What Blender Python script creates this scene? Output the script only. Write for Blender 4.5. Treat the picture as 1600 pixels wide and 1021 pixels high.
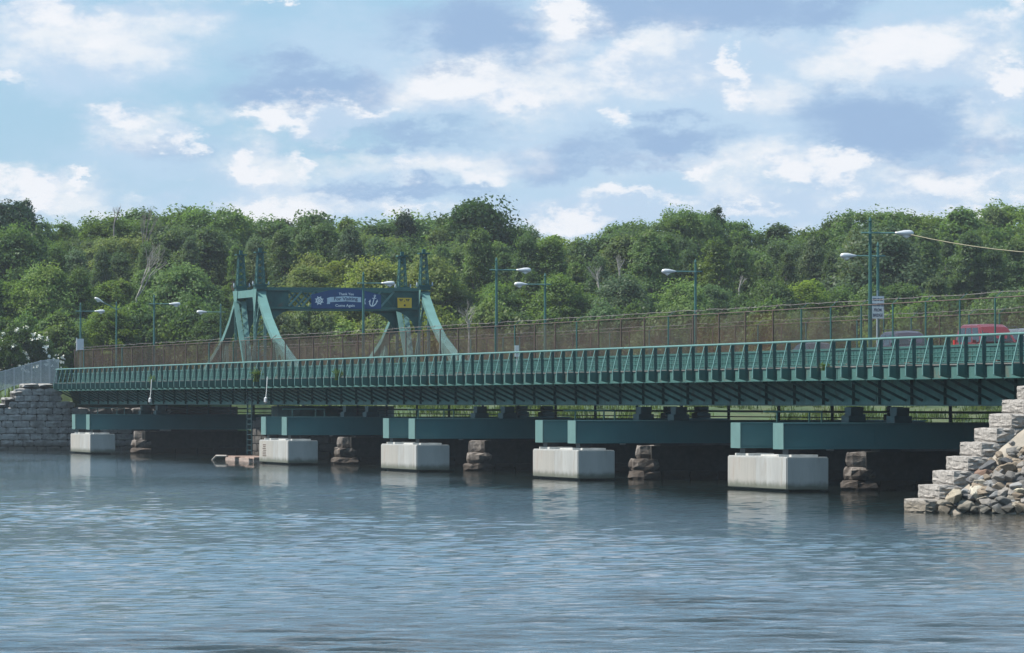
import bpy, math, random
import numpy as np
from mathutils import Vector, Matrix

# ---------------------------------------------------------------- clean start
for o in list(bpy.data.objects):
    bpy.data.objects.remove(o, do_unlink=True)
scene = bpy.context.scene
COL = scene.collection
R = math.radians

# ---------------------------------------------------------------- camera
CAM_H = 4.34
FPX = 8000.0                       # focal length for a 1600 px wide picture
cam_data = bpy.data.cameras.new('camera')
cam = bpy.data.objects.new('camera', cam_data)
COL.objects.link(cam)
cam.location = (0, 0, CAM_H)
cam.rotation_euler = (R(90), 0, 0)
cam_data.sensor_width = 36.0
cam_data.sensor_fit = 'HORIZONTAL'
cam_data.lens = FPX / 1600 * 36
cam_data.shift_y = 119.5 / 1600
cam_data.clip_start = 1.0
cam_data.clip_end = 6000
scene.camera = cam

# ---------------------------------------------------------------- node helper
class NT:
    def __init__(self, tree):
        self.t = tree
    def new(self, kind, **kw):
        n = self.t.nodes.new(kind)
        for k, v in kw.items():
            setattr(n, k, v)
        return n
    def put(self, sock, v):
        if v is None:
            return
        if isinstance(v, bpy.types.NodeSocket):
            self.t.links.new(v, sock)
        else:
            sock.default_value = v
    def m(self, op, a, b=None, c=None, clamp=False):
        n = self.new('ShaderNodeMath', operation=op, use_clamp=clamp)
        for i, v in enumerate((a, b, c)):
            self.put(n.inputs[i], v)
        return n.outputs[0]
    def vm(self, op, a, b=None, out=0):
        n = self.new('ShaderNodeVectorMath', operation=op)
        self.put(n.inputs[0], a)
        if b is not None:
            if op == 'SCALE':
                self.put(n.inputs['Scale'], b)
            else:
                self.put(n.inputs[1], b)
        return n.outputs[out]
    def mix(self, f, a, b, blend='MIX'):
        n = self.new('ShaderNodeMix', data_type='RGBA', blend_type=blend)
        self.put(n.inputs[0], f); self.put(n.inputs[6], a); self.put(n.inputs[7], b)
        return n.outputs[2]
    def noise(self, vec, scale, detail=4, rough=.55, out=0, dist=0.0):
        n = self.new('ShaderNodeTexNoise')
        self.put(n.inputs['Vector'], vec)
        n.inputs['Scale'].default_value = scale
        n.inputs['Detail'].default_value = detail
        n.inputs['Roughness'].default_value = rough
        n.inputs['Distortion'].default_value = dist
        return n.outputs[out]
    def ss(self, v, lo, hi, to0=0.0, to1=1.0, kind='SMOOTHSTEP'):
        n = self.new('ShaderNodeMapRange', interpolation_type=kind)
        self.put(n.inputs[0], v)
        n.inputs[1].default_value = lo; n.inputs[2].default_value = hi
        n.inputs[3].default_value = to0; n.inputs[4].default_value = to1
        return n.outputs[0]

def rgb(r, g, b):
    return (r, g, b, 1.0)

# ---------------------------------------------------------------- sun and sky
BR = math.atan(2120 / FPX)                      # bridge axis against the view direction
SA, CA = math.sin(BR), math.cos(BR)
PHI, SUN_EL = R(11), R(54)
hx = -CA * math.cos(PHI) - SA * math.sin(PHI)   # horizontal direction towards the sun
hy = -SA * math.cos(PHI) + CA * math.sin(PHI)
sun_dir = Vector((hx * math.cos(SUN_EL), hy * math.cos(SUN_EL), math.sin(SUN_EL)))
sd = bpy.data.lights.new('sun', 'SUN')
sd.energy = 4.8
sd.angle = R(0.53)
sd.color = (1.0, 0.95, 0.87)
sun = bpy.data.objects.new('sun', sd)
COL.objects.link(sun)
sun.rotation_euler = (-sun_dir).to_track_quat('-Z', 'Y').to_euler()
sun.location = (0, 0, 300)

world = bpy.data.worlds.new('World')
scene.world = world
world.use_nodes = True
wt = world.node_tree
wt.nodes.clear()
W = NT(wt)
BG = 0.0708                                     # with the exposure of +0.5 the sky shows at its true brightness
def cl(r, g, b):                                # a sky radiance, before the strength
    return (r * 10, g * 10, b * 10, 1.0)
tc = W.new('ShaderNodeTexCoord')
sky = W.new('ShaderNodeTexSky', sky_type='NISHITA')
sky.sun_disc = False
sky.sun_elevation = SUN_EL
sky.sun_rotation = math.atan2(hx, hy)
sky.altitude = 0
sky.air_density = 1.2; sky.dust_density = 1.5; sky.ozone_density = 1.5
dvec = tc.outputs['Generated']
sep = W.new('ShaderNodeSeparateXYZ')
W.put(sep.inputs[0], dvec)
az = W.m('ARCTAN2', sep.outputs[0], sep.outputs[1])
el = W.m('ARCSINE', sep.outputs[2])
cmb = W.new('ShaderNodeCombineXYZ')
W.put(cmb.inputs[0], az); W.put(cmb.inputs[1], el)
ang = W.vm('SCALE', cmb.outputs[0], 10.0)       # bearing and elevation, in tenths of a radian
flat = W.vm('MULTIPLY', dvec, (1.0, 1.0, 2.1))
wn = W.noise(flat, 46.0, 8, .66, out=1)
warp = W.vm('MULTIPLY', W.vm('SUBTRACT', wn, (.5, .5, .5)), (.42, .24, 0))
wn2 = W.noise(flat, 13.0, 2, .5, out=1)
warp2 = W.vm('MULTIPLY', W.vm('SUBTRACT', wn2, (.5, .5, .5)), (.20, .06, 0))
p = W.vm('ADD', W.vm('ADD', ang, warp), warp2)
def blob(cx, cy, rx, ry, s, soft=.0):
    c = ((cx - 800) / 800.0, (630 - cy) / 800.0, 0)
    d = W.vm('LENGTH', W.vm('MULTIPLY', W.vm('SUBTRACT', p, c), (800.0 / rx, 800.0 / ry, 0)), out=1)
    return W.ss(d, 1.5, soft, 0, s)
def union(lst):
    out = None
    for b in lst:
        o_ = blob(*b)
        out = o_ if out is None else W.m('MAXIMUM', out, o_)
    return out
veil = union([(1150, 150, 640, 250, 1.0), (660, 120, 330, 120, .95), (110, 75, 230, 90, .95), (220, 235, 190, 75, .7),
              (600, 300, 520, 60, .8), (1200, 330, 640, 70, .95)])
base = union([(740, 38, 170, 62, 1.1), (1080, 8, 210, 50, 1.2), (470, 135, 170, 40, .95), (1380, 185, 190, 60, 1.0), (1270, 8, 110, 36, 1.0),
              (1060, 222, 120, 34, 1.0), (900, 245, 160, 26, .75), (640, 292, 170, 18, .8), (640, 205, 160, 24, .8), (1540, 215, 120, 24, .7),
              (860, 60, 60, 40, .7), (230, 228, 90, 22, .5), (1000, 262, 200, 14, .6), (1450, 240, 150, 20, .6)])
white = union([(85, 25, 150, 40, .95), (50, 128, 110, 20, .7), (180, 178, 58, 36, 1.0), (265, 208, 38, 24, .85), (110, 276, 28, 18, 1.1), (30, 300, 62, 28, 1.25),
               (378, 258, 40, 34, 1.25), (425, 178, 80, 24, 1.2), (550, 170, 90, 20, .95), (488, 240, 26, 34, .85), (640, 240, 50, 24, .95), (725, 268, 80, 22, .95),
               (440, -4, 90, 24, 1.2), (720, 112, 120, 42, 1.05), (800, 140, 80, 44, 1.05), (895, 2, 48, 48, 1.15), (960, 100, 90, 56, .85), (1168, 108, 42, 46, 1.25),
               (1132, 156, 60, 26, 1.15), (972, 182, 36, 24, .8), (1215, 278, 60, 32, 1.15), (1300, 254, 68, 46, 1.25), (1105, 274, 46, 18, .9), (1370, 62, 160, 42, .85),
               (1562, 122, 60, 42, 1.25), (1555, 25, 110, 44, .9), (1500, 274, 150, 26, .85), (405, 328, 100, 20, 1.1), (900, 345, 150, 28, 1.1),
               (1010, 312, 100, 18, .9), (1170, 340, 110, 20, .9), (1560, 324, 100, 18, .95), (660, 322, 100, 14, .8), (320, 264, 80, 20, .7), (240, 300, 120, 18, .6)])
glow = union([(110, 40, 210, 70, 1.0), (760, 125, 230, 70, 1.1), (1060, 105, 150, 60, 1.0), (1420, 75, 230, 60, 1.1), (1160, 140, 110, 70, .9), (190, 190, 90, 50, .9),
              (480, 178, 190, 34, 1.0), (680, 250, 180, 40, 1.0), (1260, 265, 190, 50, 1.1), (1490, 275, 200, 40, 1.0), (900, 345, 330, 40, 1.0), (1300, 325, 400, 40, .9),
              (400, 255, 110, 60, .9), (330, 325, 250, 34, .9), (70, 300, 150, 40, 1.0), (560, 320, 150, 24, .8), (1560, 120, 90, 60, 1.0), (890, 30, 80, 60, .9), (1560, 170, 60, 60, .6)])
fine = W.noise(flat, 30.0, 9, .63)
fine_up = W.noise(W.vm('ADD', flat, (-.0035, 0, .0105)), 30.0, 9, .63)
relief = W.m('SUBTRACT', fine, fine_up)         # sunlit tops and shaded undersides of the billows
soft = W.noise(W.vm('MULTIPLY', dvec, (1, 1, 3.0)), 16.0, 5, .55)
gen = W.noise(W.vm('MULTIPLY', dvec, (1, 1, 2.6)), 5.0, 6, .58)
up = W.ss(sep.outputs[2], .10, .30)             # above the clouds seen low over the trees the same broken cumulus goes on
genc = W.m('MULTIPLY', W.ss(gen, .46, .66), up)
genb = W.m('MULTIPLY', W.ss(gen, .62, .78), up)
veil_f = W.ss(W.m('ADD', veil, W.m('MULTIPLY', W.m('SUBTRACT', soft, .5), 1.3)), .05, .85)
lump = W.m('ADD', W.m('MULTIPLY', W.m('SUBTRACT', fine, .5), 1.6), W.m('MULTIPLY', W.m('SUBTRACT', soft, .5), .5))
white_f = W.ss(W.m('ADD', W.m('ADD', W.m('MULTIPLY', white, .95), lump), W.m('MULTIPLY', relief, 1.0)), .38, .98)
glow_f = W.ss(W.m('ADD', glow, W.m('MULTIPLY', lump, .9)), .04, .92)
lit = W.ss(W.m('ADD', relief, W.m('MULTIPLY', W.m('SUBTRACT', soft, .5), .25)), -.10, .12)
base_f = W.ss(W.m('ADD', W.m('MULTIPLY', base, 1.12), W.m('MULTIPLY', lump, .45)), .03, 1.05)
hor = W.ss(sep.outputs[2], -.01, .16)
c0 = sky.outputs[0]
clear = W.mix(.85, c0, W.mix(hor, cl(.46, .70, .89), cl(.31, .60, .88)))
c1 = W.mix(W.m('MULTIPLY', veil_f, .95), clear, cl(.53, .70, .88))
c2 = W.mix(W.m('MULTIPLY', base_f, .97), c1, cl(.335, .49, .725))
c2 = W.mix(W.m('MULTIPLY', glow_f, .82), c2, W.mix(lit, cl(.55, .69, .87), cl(.91, .935, .97)))
c3 = W.mix(W.m('MULTIPLY', white_f, .95), c2, cl(.92, .94, .985))
c4 = W.mix(W.m('MULTIPLY', genc, .85), c3, cl(.80, .85, .92))
c5 = W.mix(W.m('MULTIPLY', genb, .8), c4, cl(.42, .54, .72))
bgn = W.new('ShaderNodeBackground')
bgn.inputs['Strength'].default_value = BG
W.put(bgn.inputs['Color'], c5)
wo = W.new('ShaderNodeOutputWorld')
wt.links.new(bgn.outputs[0], wo.inputs['Surface'])
world.cycles.sampling_method = 'MANUAL'
world.cycles.sample_map_resolution = 512

scene.view_settings.view_transform = 'Standard'
scene.view_settings.look = 'None'
scene.view_settings.exposure = 0.5
scene.view_settings.gamma = 1.0
scene.view_settings.use_curve_mapping = False
scene.cycles.max_bounces = 8
scene.cycles.transparent_max_bounces = 16
scene.cycles.caustics_reflective = False
scene.cycles.caustics_refractive = False
scene.cycles.use_denoising = True

# ---------------------------------------------------------------- bridge frame: q along the bridge (grows towards the near end), u across it (away), z up
OX, OY = 10.83, 257.2
ROT = math.atan2(-CA, SA)
def B(q, u, z=0.0):
    return Vector((OX + q * SA + u * CA, OY - q * CA + u * SA, z))
def qu(X, Y):
    dx, dy = X - OX, Y - OY
    return SA * dx - CA * dy, CA * dx + SA * dy
def q_at(px, u):                      # bridge coordinate of a thing seen at picture column px
    K = 79 + u / CA
    return (OY + SA * u - FPX * K / (px + 1320)) / CA

rnd = random.Random(11)

# ---------------------------------------------------------------- mesh builder
class MB:
    def __init__(self):
        self.v = []; self.f = []
    def add(self, vs, fs):
        n = len(self.v)
        self.v.extend([tuple(a) for a in vs])
        self.f.extend([tuple(n + i for i in f) for f in fs])
        return self
    def hexa(self, c):                # 8 corners: bottom ring then top ring
        return self.add(c, [(3, 2, 1, 0), (4, 5, 6, 7), (0, 1, 5, 4), (1, 2, 6, 5), (2, 3, 7, 6), (3, 0, 4, 7)])
    def box(self, x0, x1, y0, y1, z0, z1):
        return self.hexa([(x0, y0, z0), (x1, y0, z0), (x1, y1, z0), (x0, y1, z0), (x0, y0, z1), (x1, y0, z1), (x1, y1, z1), (x0, y1, z1)])
    def bar(self, p0, p1, w, h, up=(0, 0, 1)):
        p0, p1 = Vector(p0), Vector(p1)
        d = (p1 - p0).normalized()
        up = Vector(up)
        if abs(d.dot(up)) > .98:
            up = Vector((0, 1, 0)) if abs(d.y) < .9 else Vector((1, 0, 0))
        s = d.cross(up).normalized() * (w / 2)
        t = s.cross(d).normalized() * (h / 2)
        return self.hexa([p0 - s - t, p0 + s - t, p1 + s - t, p1 - s - t, p0 - s + t, p0 + s + t, p1 + s + t, p1 - s + t])
    def prism(self, poly, axis, c0, c1):       # poly in the two other axes, in order
        def mk(a, b, c):
            return {'x': (c, a, b), 'y': (a, c, b), 'z': (a, b, c)}[axis]
        n = len(poly)
        vs = [mk(a, b, c0) for a, b in poly] + [mk(a, b, c1) for a, b in poly]
        fs = [tuple(range(n))[::-1], tuple(range(n, 2 * n))] + [(i, (i + 1) % n, n + (i + 1) % n, n + i) for i in range(n)]
        return self.add(vs, fs)
    def tube(self, pts, rad, n=8, cap=True):
        pts = [Vector(p) for p in pts]
        rads = rad if isinstance(rad, (list, tuple)) else [rad] * len(pts)
        vs = []; fs = []
        for i, p in enumerate(pts):
            d = (pts[min(i + 1, len(pts) - 1)] - pts[max(i - 1, 0)]).normalized()
            a = d.cross(Vector((0, 0, 1)))
            if a.length < .05:
                a = d.cross(Vector((1, 0, 0)))
            a.normalize(); b = d.cross(a)
            for k in range(n):
                t = 2 * math.pi * k / n
                vs.append(p + (a * math.cos(t) + b * math.sin(t)) * rads[i])
        for i in range(len(pts) - 1):
            for k in range(n):
                k2 = (k + 1) % n
                fs.append((i * n + k, i * n + k2, (i + 1) * n + k2, (i + 1) * n + k))
        if cap:
            fs.append(tuple(range(n))[::-1]); fs.append(tuple(range((len(pts) - 1) * n, len(pts) * n)))
        return self.add(vs, fs)
    def mesh(self, name, mat, smooth=False):
        me = bpy.data.meshes.new(name)
        me.from_pydata(self.v, [], self.f)
        if mat:
            me.materials.append(mat)
        if smooth:
            me.polygons.foreach_set('use_smooth', [True] * len(me.polygons))
        me.validate(); me.update()
        import bmesh
        bm = bmesh.new(); bm.from_mesh(me)
        bmesh.ops.recalc_face_normals(bm, faces=bm.faces)
        bm.to_mesh(me); bm.free()
        return me
    def build(self, name, mat, parent=None, loc=None, rz=None, smooth=False):
        return put(name, self.mesh(name, mat, smooth), parent, loc, rz)

def put(name, me, parent=None, loc=None, rz=None):
    o = bpy.data.objects.new(name, me)
    COL.objects.link(o)
    if parent:
        o.parent = parent
    if loc is not None:
        o.location = loc
    if rz is not None:
        o.rotation_euler = (0, 0, rz)
    return o

def tag(o, label, cat, group=None):
    o['label'] = label; o['category'] = cat
    if group:
        o['group'] = group
    return o
def thing(name, label, cat, loc=(0, 0, 0), rz=0.0, group=None):
    o = bpy.data.objects.new(name, None)
    COL.objects.link(o)
    o.empty_display_size = .2
    o.location = loc; o.rotation_euler = (0, 0, rz)
    return tag(o, label, cat, group)
def bthing(name, label, cat, q=0.0, u=0.0, z=0.0, group=None, turn=0.0):
    return thing(name, label, cat, B(q, u, z), ROT + turn, group)
KIDS = {}
def copy_tree(src, kids=None):
    c = src.copy(); COL.objects.link(c)
    for ch in src.children:
        d = copy_tree(ch); d.parent = c
    return c
def setting(o):
    o['kind'] = 'structure'
    return o
def stuff(o):
    o['kind'] = 'stuff'
    return o

# ---------------------------------------------------------------- materials
MATS = {}
def material(name, base, rough=.6, metal=0.0, var=.25, vscale=3.0, bump=0.0, bscale=20.0, second=None, s_amt=.5, s_scale=1.2, s_sharp=(.5, .62),
             tint=False, spec=.5, space='Object', stretch=(1, 1, 1), zband=None):
    m = bpy.data.materials.new(name); m.use_nodes = True
    t = m.node_tree; t.nodes.clear(); N = NT(t)
    bs = N.new('ShaderNodeBsdfPrincipled')
    out = N.new('ShaderNodeOutputMaterial')
    t.links.new(bs.outputs[0], out.inputs[0])
    tcn = N.new('ShaderNodeTexCoord')
    if space == 'World':
        vec = N.new('ShaderNodeNewGeometry').outputs['Position']
    else:
        vec = tcn.outputs[space]
    if stretch != (1, 1, 1):
        vec = N.vm('MULTIPLY', vec, stretch)
    n1 = N.noise(vec, vscale, 6, .6)
    f = N.ss(n1, .25, .75, 1 - var, 1 + var, 'LINEAR')
    col = rgb(*base)
    if tint:
        oi = N.new('ShaderNodeObjectInfo')
        col = N.mix(1.0, oi.outputs['Color'], col, 'MULTIPLY')
    cmbn = N.new('ShaderNodeCombineXYZ')
    for i in range(3):
        N.put(cmbn.inputs[i], f)
    col = N.mix(1.0, col, cmbn.outputs[0], 'MULTIPLY')
    if second:
        n2 = N.noise(vec, s_scale, 7, .65)
        col = N.mix(N.ss(n2, s_sharp[0], s_sharp[1], 0, s_amt), col, rgb(*second))
    if zband:                             # weed and wet staining along the tide line
        g = N.new('ShaderNodeNewGeometry'); sp = N.new('ShaderNodeSeparateXYZ')
        N.put(sp.inputs[0], g.outputs['Position'])
        zz = N.m('ADD', sp.outputs[2], N.m('MULTIPLY', N.noise(g.outputs['Position'], 2.0, 4), -.35))
        col = N.mix(N.ss(zz, zband[0], zband[1], zband[3], 0), col, rgb(*zband[2]))
    N.put(bs.inputs['Base Color'], col)
    bs.inputs['Roughness'].default_value = rough
    bs.inputs['Metallic'].default_value = metal
    bs.inputs['Specular IOR Level'].default_value = spec
    if bump:
        bn = N.new('ShaderNodeBump')
        bn.inputs['Strength'].default_value = bump
        bn.inputs['Distance'].default_value = .05
        N.put(bn.inputs['Height'], N.noise(vec, bscale, 6, .65))
        N.put(bs.inputs['Normal'], bn.outputs[0])
    MATS[name] = m
    return m

steel = material('green_paint', (.038, .122, .108), .5, var=.16, vscale=.7, second=(.10, .085, .06), s_amt=.6, s_scale=.9, s_sharp=(.56, .74), space='World')
steel_dull = material('green_paint_weathered', (.024, .092, .085), .6, var=.3, vscale=1.5, second=(.10, .07, .045), s_amt=.7, s_scale=.8, s_sharp=(.56, .72), space='World')
steel_pale = material('green_paint_faded', (.105, .220, .202), .55, var=.15, vscale=1.2, second=(.09, .22, .215), s_amt=.5, s_scale=.7, space='World')
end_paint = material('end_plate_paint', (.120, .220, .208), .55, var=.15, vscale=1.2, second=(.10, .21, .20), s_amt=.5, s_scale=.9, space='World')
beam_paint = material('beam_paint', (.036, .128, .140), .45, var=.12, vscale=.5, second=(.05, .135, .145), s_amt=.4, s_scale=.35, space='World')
fascia_paint = material('fascia_paint', (.060, .145, .132), .55, var=.2, vscale=.9, second=(.14, .115, .085), s_amt=.65, s_scale=.4, s_sharp=(.52, .68), space='World')
girder_paint_bounce_lit = material('girder_paint_bounce_lit', (.070, .225, .200), .55, var=.3, vscale=1.1, second=(.05, .075, .06), s_amt=.7, s_scale=.7, s_sharp=(.52, .70), space='World')  # green lightened: light bounced up off the water is put into the colour
bearing_mat = material('bearing_paint', (.02, .06, .065), .6, var=.3, vscale=2, space='World')
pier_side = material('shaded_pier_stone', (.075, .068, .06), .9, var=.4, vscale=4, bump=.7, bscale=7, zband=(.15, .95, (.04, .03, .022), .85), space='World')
rusty = material('rusty_steel', (.105, .072, .056), .85, var=.4, vscale=4, second=(.09, .07, .06), s_amt=.7, s_scale=3)
galv = material('galvanised_steel', (.42, .46, .48), .5, .3, var=.15, vscale=4)
concrete = material('concrete', (.375, .378, .365), .85, var=.14, vscale=1.3, bump=.25, bscale=14, second=(.26, .225, .185), s_amt=.8, s_scale=2.1, s_sharp=(.50, .74),
                    stretch=(1, 1, .22), zband=(.05, .42, (.10, .11, .08), .9))
conc_warm = material('form_concrete', (.37, .355, .325), .85, var=.2, vscale=1.6, bump=.25, bscale=14, second=(.26, .21, .17), s_amt=.6, s_scale=1.6, s_sharp=(.48, .72), stretch=(1, 1, .2), zband=(.05, .42, (.10, .11, .08), .9))
conc_pad = material('pad_concrete', (.5, .49, .46), .9, var=.2, vscale=3)
dark_conc = material('wet_concrete', (.06, .062, .05), .7, var=.3, vscale=2)
granite = material('pale_granite', (.31, .285, .26), .85, var=.42, vscale=7, bump=.6, bscale=9, second=(.17, .155, .14), s_amt=.7, s_scale=3.4, s_sharp=(.5, .7),
                   zband=(.05, .55, (.16, .13, .09), .75), space='World')
old_granite = material('weathered_granite', (.34, .33, .32), .9, var=.35, vscale=3.5, bump=.6, bscale=8, second=(.13, .125, .115), s_amt=.7, s_scale=1.1, s_sharp=(.45, .65),
                       zband=(.1, .8, (.09, .08, .06), .8), space='World')
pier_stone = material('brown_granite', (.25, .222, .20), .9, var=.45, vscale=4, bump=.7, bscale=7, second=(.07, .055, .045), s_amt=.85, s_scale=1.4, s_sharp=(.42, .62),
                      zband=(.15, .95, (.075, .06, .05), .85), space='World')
mortar = material('mortar', (.05, .048, .043), .95, var=.3, vscale=3)
asphalt = material('asphalt', (.055, .055, .055), .9, var=.2, vscale=6)
walk_mat = material('footway_concrete', (.17, .17, .16), .9, var=.2, vscale=3)
white_paint = material('white_paint', (.8, .8, .78), .5, var=.06, vscale=5)
lamp_metal = material('lamp_housing', (.62, .63, .64), .4, .2, var=.1, vscale=5)
lens_mat = material('lamp_lens', (.75, .76, .74), .25, var=.05, vscale=5)
black_paint = material('black_paint', (.02, .02, .022), .5, var=.1, vscale=5)
navy = material('navy_sign_paint', (.017, .06, .17), .45, var=.12, vscale=3)
ribbon_mat = material('pale_ribbon_paint', (.48, .58, .66), .5, var=.1, vscale=3)
letter_white = material('white_lettering', (.78, .80, .82), .5, var=.03, vscale=3)
letter_dark = material('dark_lettering', (.05, .08, .16), .5, var=.03, vscale=3)
yellow_sign = material('yellow_sign_paint', (.62, .40, .03), .5, var=.1, vscale=3)
sign_grey = material('sign_plate', (.55, .56, .58), .5, var=.08, vscale=4)
cable_mat = material('cable_sheath', (.26, .235, .15), .7, var=.1, vscale=3)
bark = material('bark', (.13, .105, .085), .95, var=.4, vscale=3, bump=.5, bscale=12)
dead_bark = material('bleached_bark', (.33, .30, .27), .9, var=.3, vscale=3, bump=.3, bscale=12)
grey_bark = material('grey_dead_bark', (.20, .18, .165), .9, var=.3, vscale=3)
plank_mat = material('weathered_planks', (.36, .28, .24), .9, var=.35, vscale=5, stretch=(.3, 2, 2), tint=True)
rock_mat = material('rubble_rock', (1, 1, 1), .9, var=.3, vscale=5, bump=.7, bscale=12, second=(.10, .095, .09), s_amt=.45, s_scale=4, s_sharp=(.55, .75), tint=True,
                    zband=(.02, .3, (.09, .08, .06), .8))
shore_mat = material('shore_grass_ground', (.045, .078, .024), .95, var=.45, vscale=.5, bump=.6, bscale=2.5, second=(.085, .095, .04), s_amt=.7, s_scale=.16, s_sharp=(.45, .62), space='World')
bank_mat = material('sandy_bank', (.33, .29, .24), .95, var=.25, vscale=1.6, bump=.5, bscale=9, second=(.24, .22, .18), s_amt=.6, s_scale=.9, s_sharp=(.5, .66), space='World')
tyre_mat = material('tyre_rubber', (.02, .02, .02), .9, var=.1)
glass_dark = material('car_glass', (.015, .018, .02), .06, var=.05, spec=.8)
glass_red = material('tail_light', (.55, .02, .015), .25, var=.05)

def leaf_material(name, shade=(1, 1, 1)):
    m = bpy.data.materials.new(name); m.use_nodes = True
    t = m.node_tree; t.nodes.clear(); N = NT(t)
    out = N.new('ShaderNodeOutputMaterial')
    oi = N.new('ShaderNodeObjectInfo'); g = N.new('ShaderNodeNewGeometry')
    v = N.ss(g.outputs['Random Per Island'], 0, 1, .82, 1.18, 'LINEAR')
    pn = N.noise(g.outputs['Position'], .35, 4, .6)
    pv = N.ss(pn, .3, .7, .8, 1.2, 'LINEAR')
    f = N.m('MULTIPLY', v, pv)
    c = N.new('ShaderNodeCombineXYZ')
    for i in range(3):
        N.put(c.inputs[i], f)
    col = N.mix(1.0, oi.outputs['Color'], c.outputs[0], 'MULTIPLY')
    yel = N.mix(1.0, col, rgb(1.45, 1.15, .7), 'MULTIPLY')
    col = N.mix(N.ss(N.noise(g.outputs['Position'], .12, 3), .45, .75, 0, .7), col, yel)
    d = N.new('ShaderNodeBsdfDiffuse'); tr = N.new('ShaderNodeBsdfTranslucent'); gl = N.new('ShaderNodeBsdfGlossy')
    N.put(d.inputs[0], col)
    N.put(tr.inputs[0], N.mix(1.0, col, rgb(1.2, 1.25, .6), 'MULTIPLY'))
    gl.inputs['Roughness'].default_value = .45
    mx = N.new('ShaderNodeMixShader'); mx.inputs[0].default_value = .52
    t.links.new(d.outputs[0], mx.inputs[1]); t.links.new(tr.outputs[0], mx.inputs[2])
    mg = N.new('ShaderNodeMixShader'); mg.inputs[0].default_value = .012
    t.links.new(mx.outputs[0], mg.inputs[1]); t.links.new(gl.outputs[0], mg.inputs[2])
    t.links.new(mg.outputs[0], out.inputs[0])
    return m
leaf_mat = leaf_material('foliage')
blossom_mat = material('white_blossom', (.75, .75, .66), .8, var=.15)

def chain_material():
    m = bpy.data.materials.new('chain_link'); m.use_nodes = True
    t = m.node_tree; t.nodes.clear(); N = NT(t)
    out = N.new('ShaderNodeOutputMaterial')
    tcn = N.new('ShaderNodeTexCoord'); oi = N.new('ShaderNodeObjectInfo')
    sp = N.new('ShaderNodeSeparateXYZ'); N.put(sp.inputs[0], tcn.outputs['Object'])
    def wire(sign):
        a = N.m('ADD', sp.outputs[0], N.m('MULTIPLY', sp.outputs[2], sign))
        fr = N.m('FRACT', N.m('MULTIPLY', a, 1 / .07))
        return N.m('LESS_THAN', N.m('ABSOLUTE', N.m('SUBTRACT', fr, .5)), N.m('MULTIPLY', oi.outputs['Alpha'], .5))
    k = N.m('MAXIMUM', wire(1.0), wire(-1.0))
    g = N.new('ShaderNodeNewGeometry')
    n = N.noise(g.outputs['Position'], .6, 5, .6)
    col = N.mix(1.0, oi.outputs['Color'], N.mix(N.ss(n, .35, .65), rgb(.75, .7, .7), rgb(1.25, 1.1, 1.0)), 'MULTIPLY')
    d = N.new('ShaderNodeBsdfDiffuse'); N.put(d.inputs[0], col)
    tr = N.new('ShaderNodeBsdfTransparent')
    mx = N.new('ShaderNodeMixShader')
    N.put(mx.inputs[0], k)
    t.links.new(tr.outputs[0], mx.inputs[1]); t.links.new(d.outputs[0], mx.inputs[2])
    t.links.new(mx.outputs[0], out.inputs[0])
    return m
chain_mat = chain_material()

def water_material():
    m = bpy.data.materials.new('river_water'); m.use_nodes = True
    t = m.node_tree; t.nodes.clear(); N = NT(t)
    out = N.new('ShaderNodeOutputMaterial'); bs = N.new('ShaderNodeBsdfPrincipled')
    t.links.new(bs.outputs[0], out.inputs[0])
    bs.inputs['Base Color'].default_value = rgb(.014, .020, .018)
    bs.inputs['Roughness'].default_value = .02
    bs.inputs['IOR'].default_value = 1.333
    g = N.new('ShaderNodeNewGeometry')
    pos = N.vm('MULTIPLY', g.outputs['Position'], (1.0, 1.35, 1.0))
    patch = N.ss(N.noise(N.vm('MULTIPLY', g.outputs['Position'], (1, .35, 1)), .045, 3, .5), .35, .65, .34, .8)
    b1 = N.new('ShaderNodeBump'); b1.inputs['Distance'].default_value = .05
    sepw = N.new('ShaderNodeSeparateXYZ'); N.put(sepw.inputs[0], g.outputs['Position'])
    N.put(b1.inputs['Strength'], N.m('MULTIPLY', patch, .8))
    N.put(b1.inputs['Height'], N.noise(pos, 2.6, 4, .62))
    b2 = N.new('ShaderNodeBump'); b2.inputs['Distance'].default_value = .02
    N.put(b2.inputs['Strength'], N.m('MULTIPLY', patch, .7))
    N.put(b2.inputs['Height'], N.noise(pos, 9.0, 3, .6))
    t.links.new(b1.outputs[0], b2.inputs['Normal'])
    N.put(bs.inputs['Normal'], b2.outputs[0])
    return m
water_mat = water_material()

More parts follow.
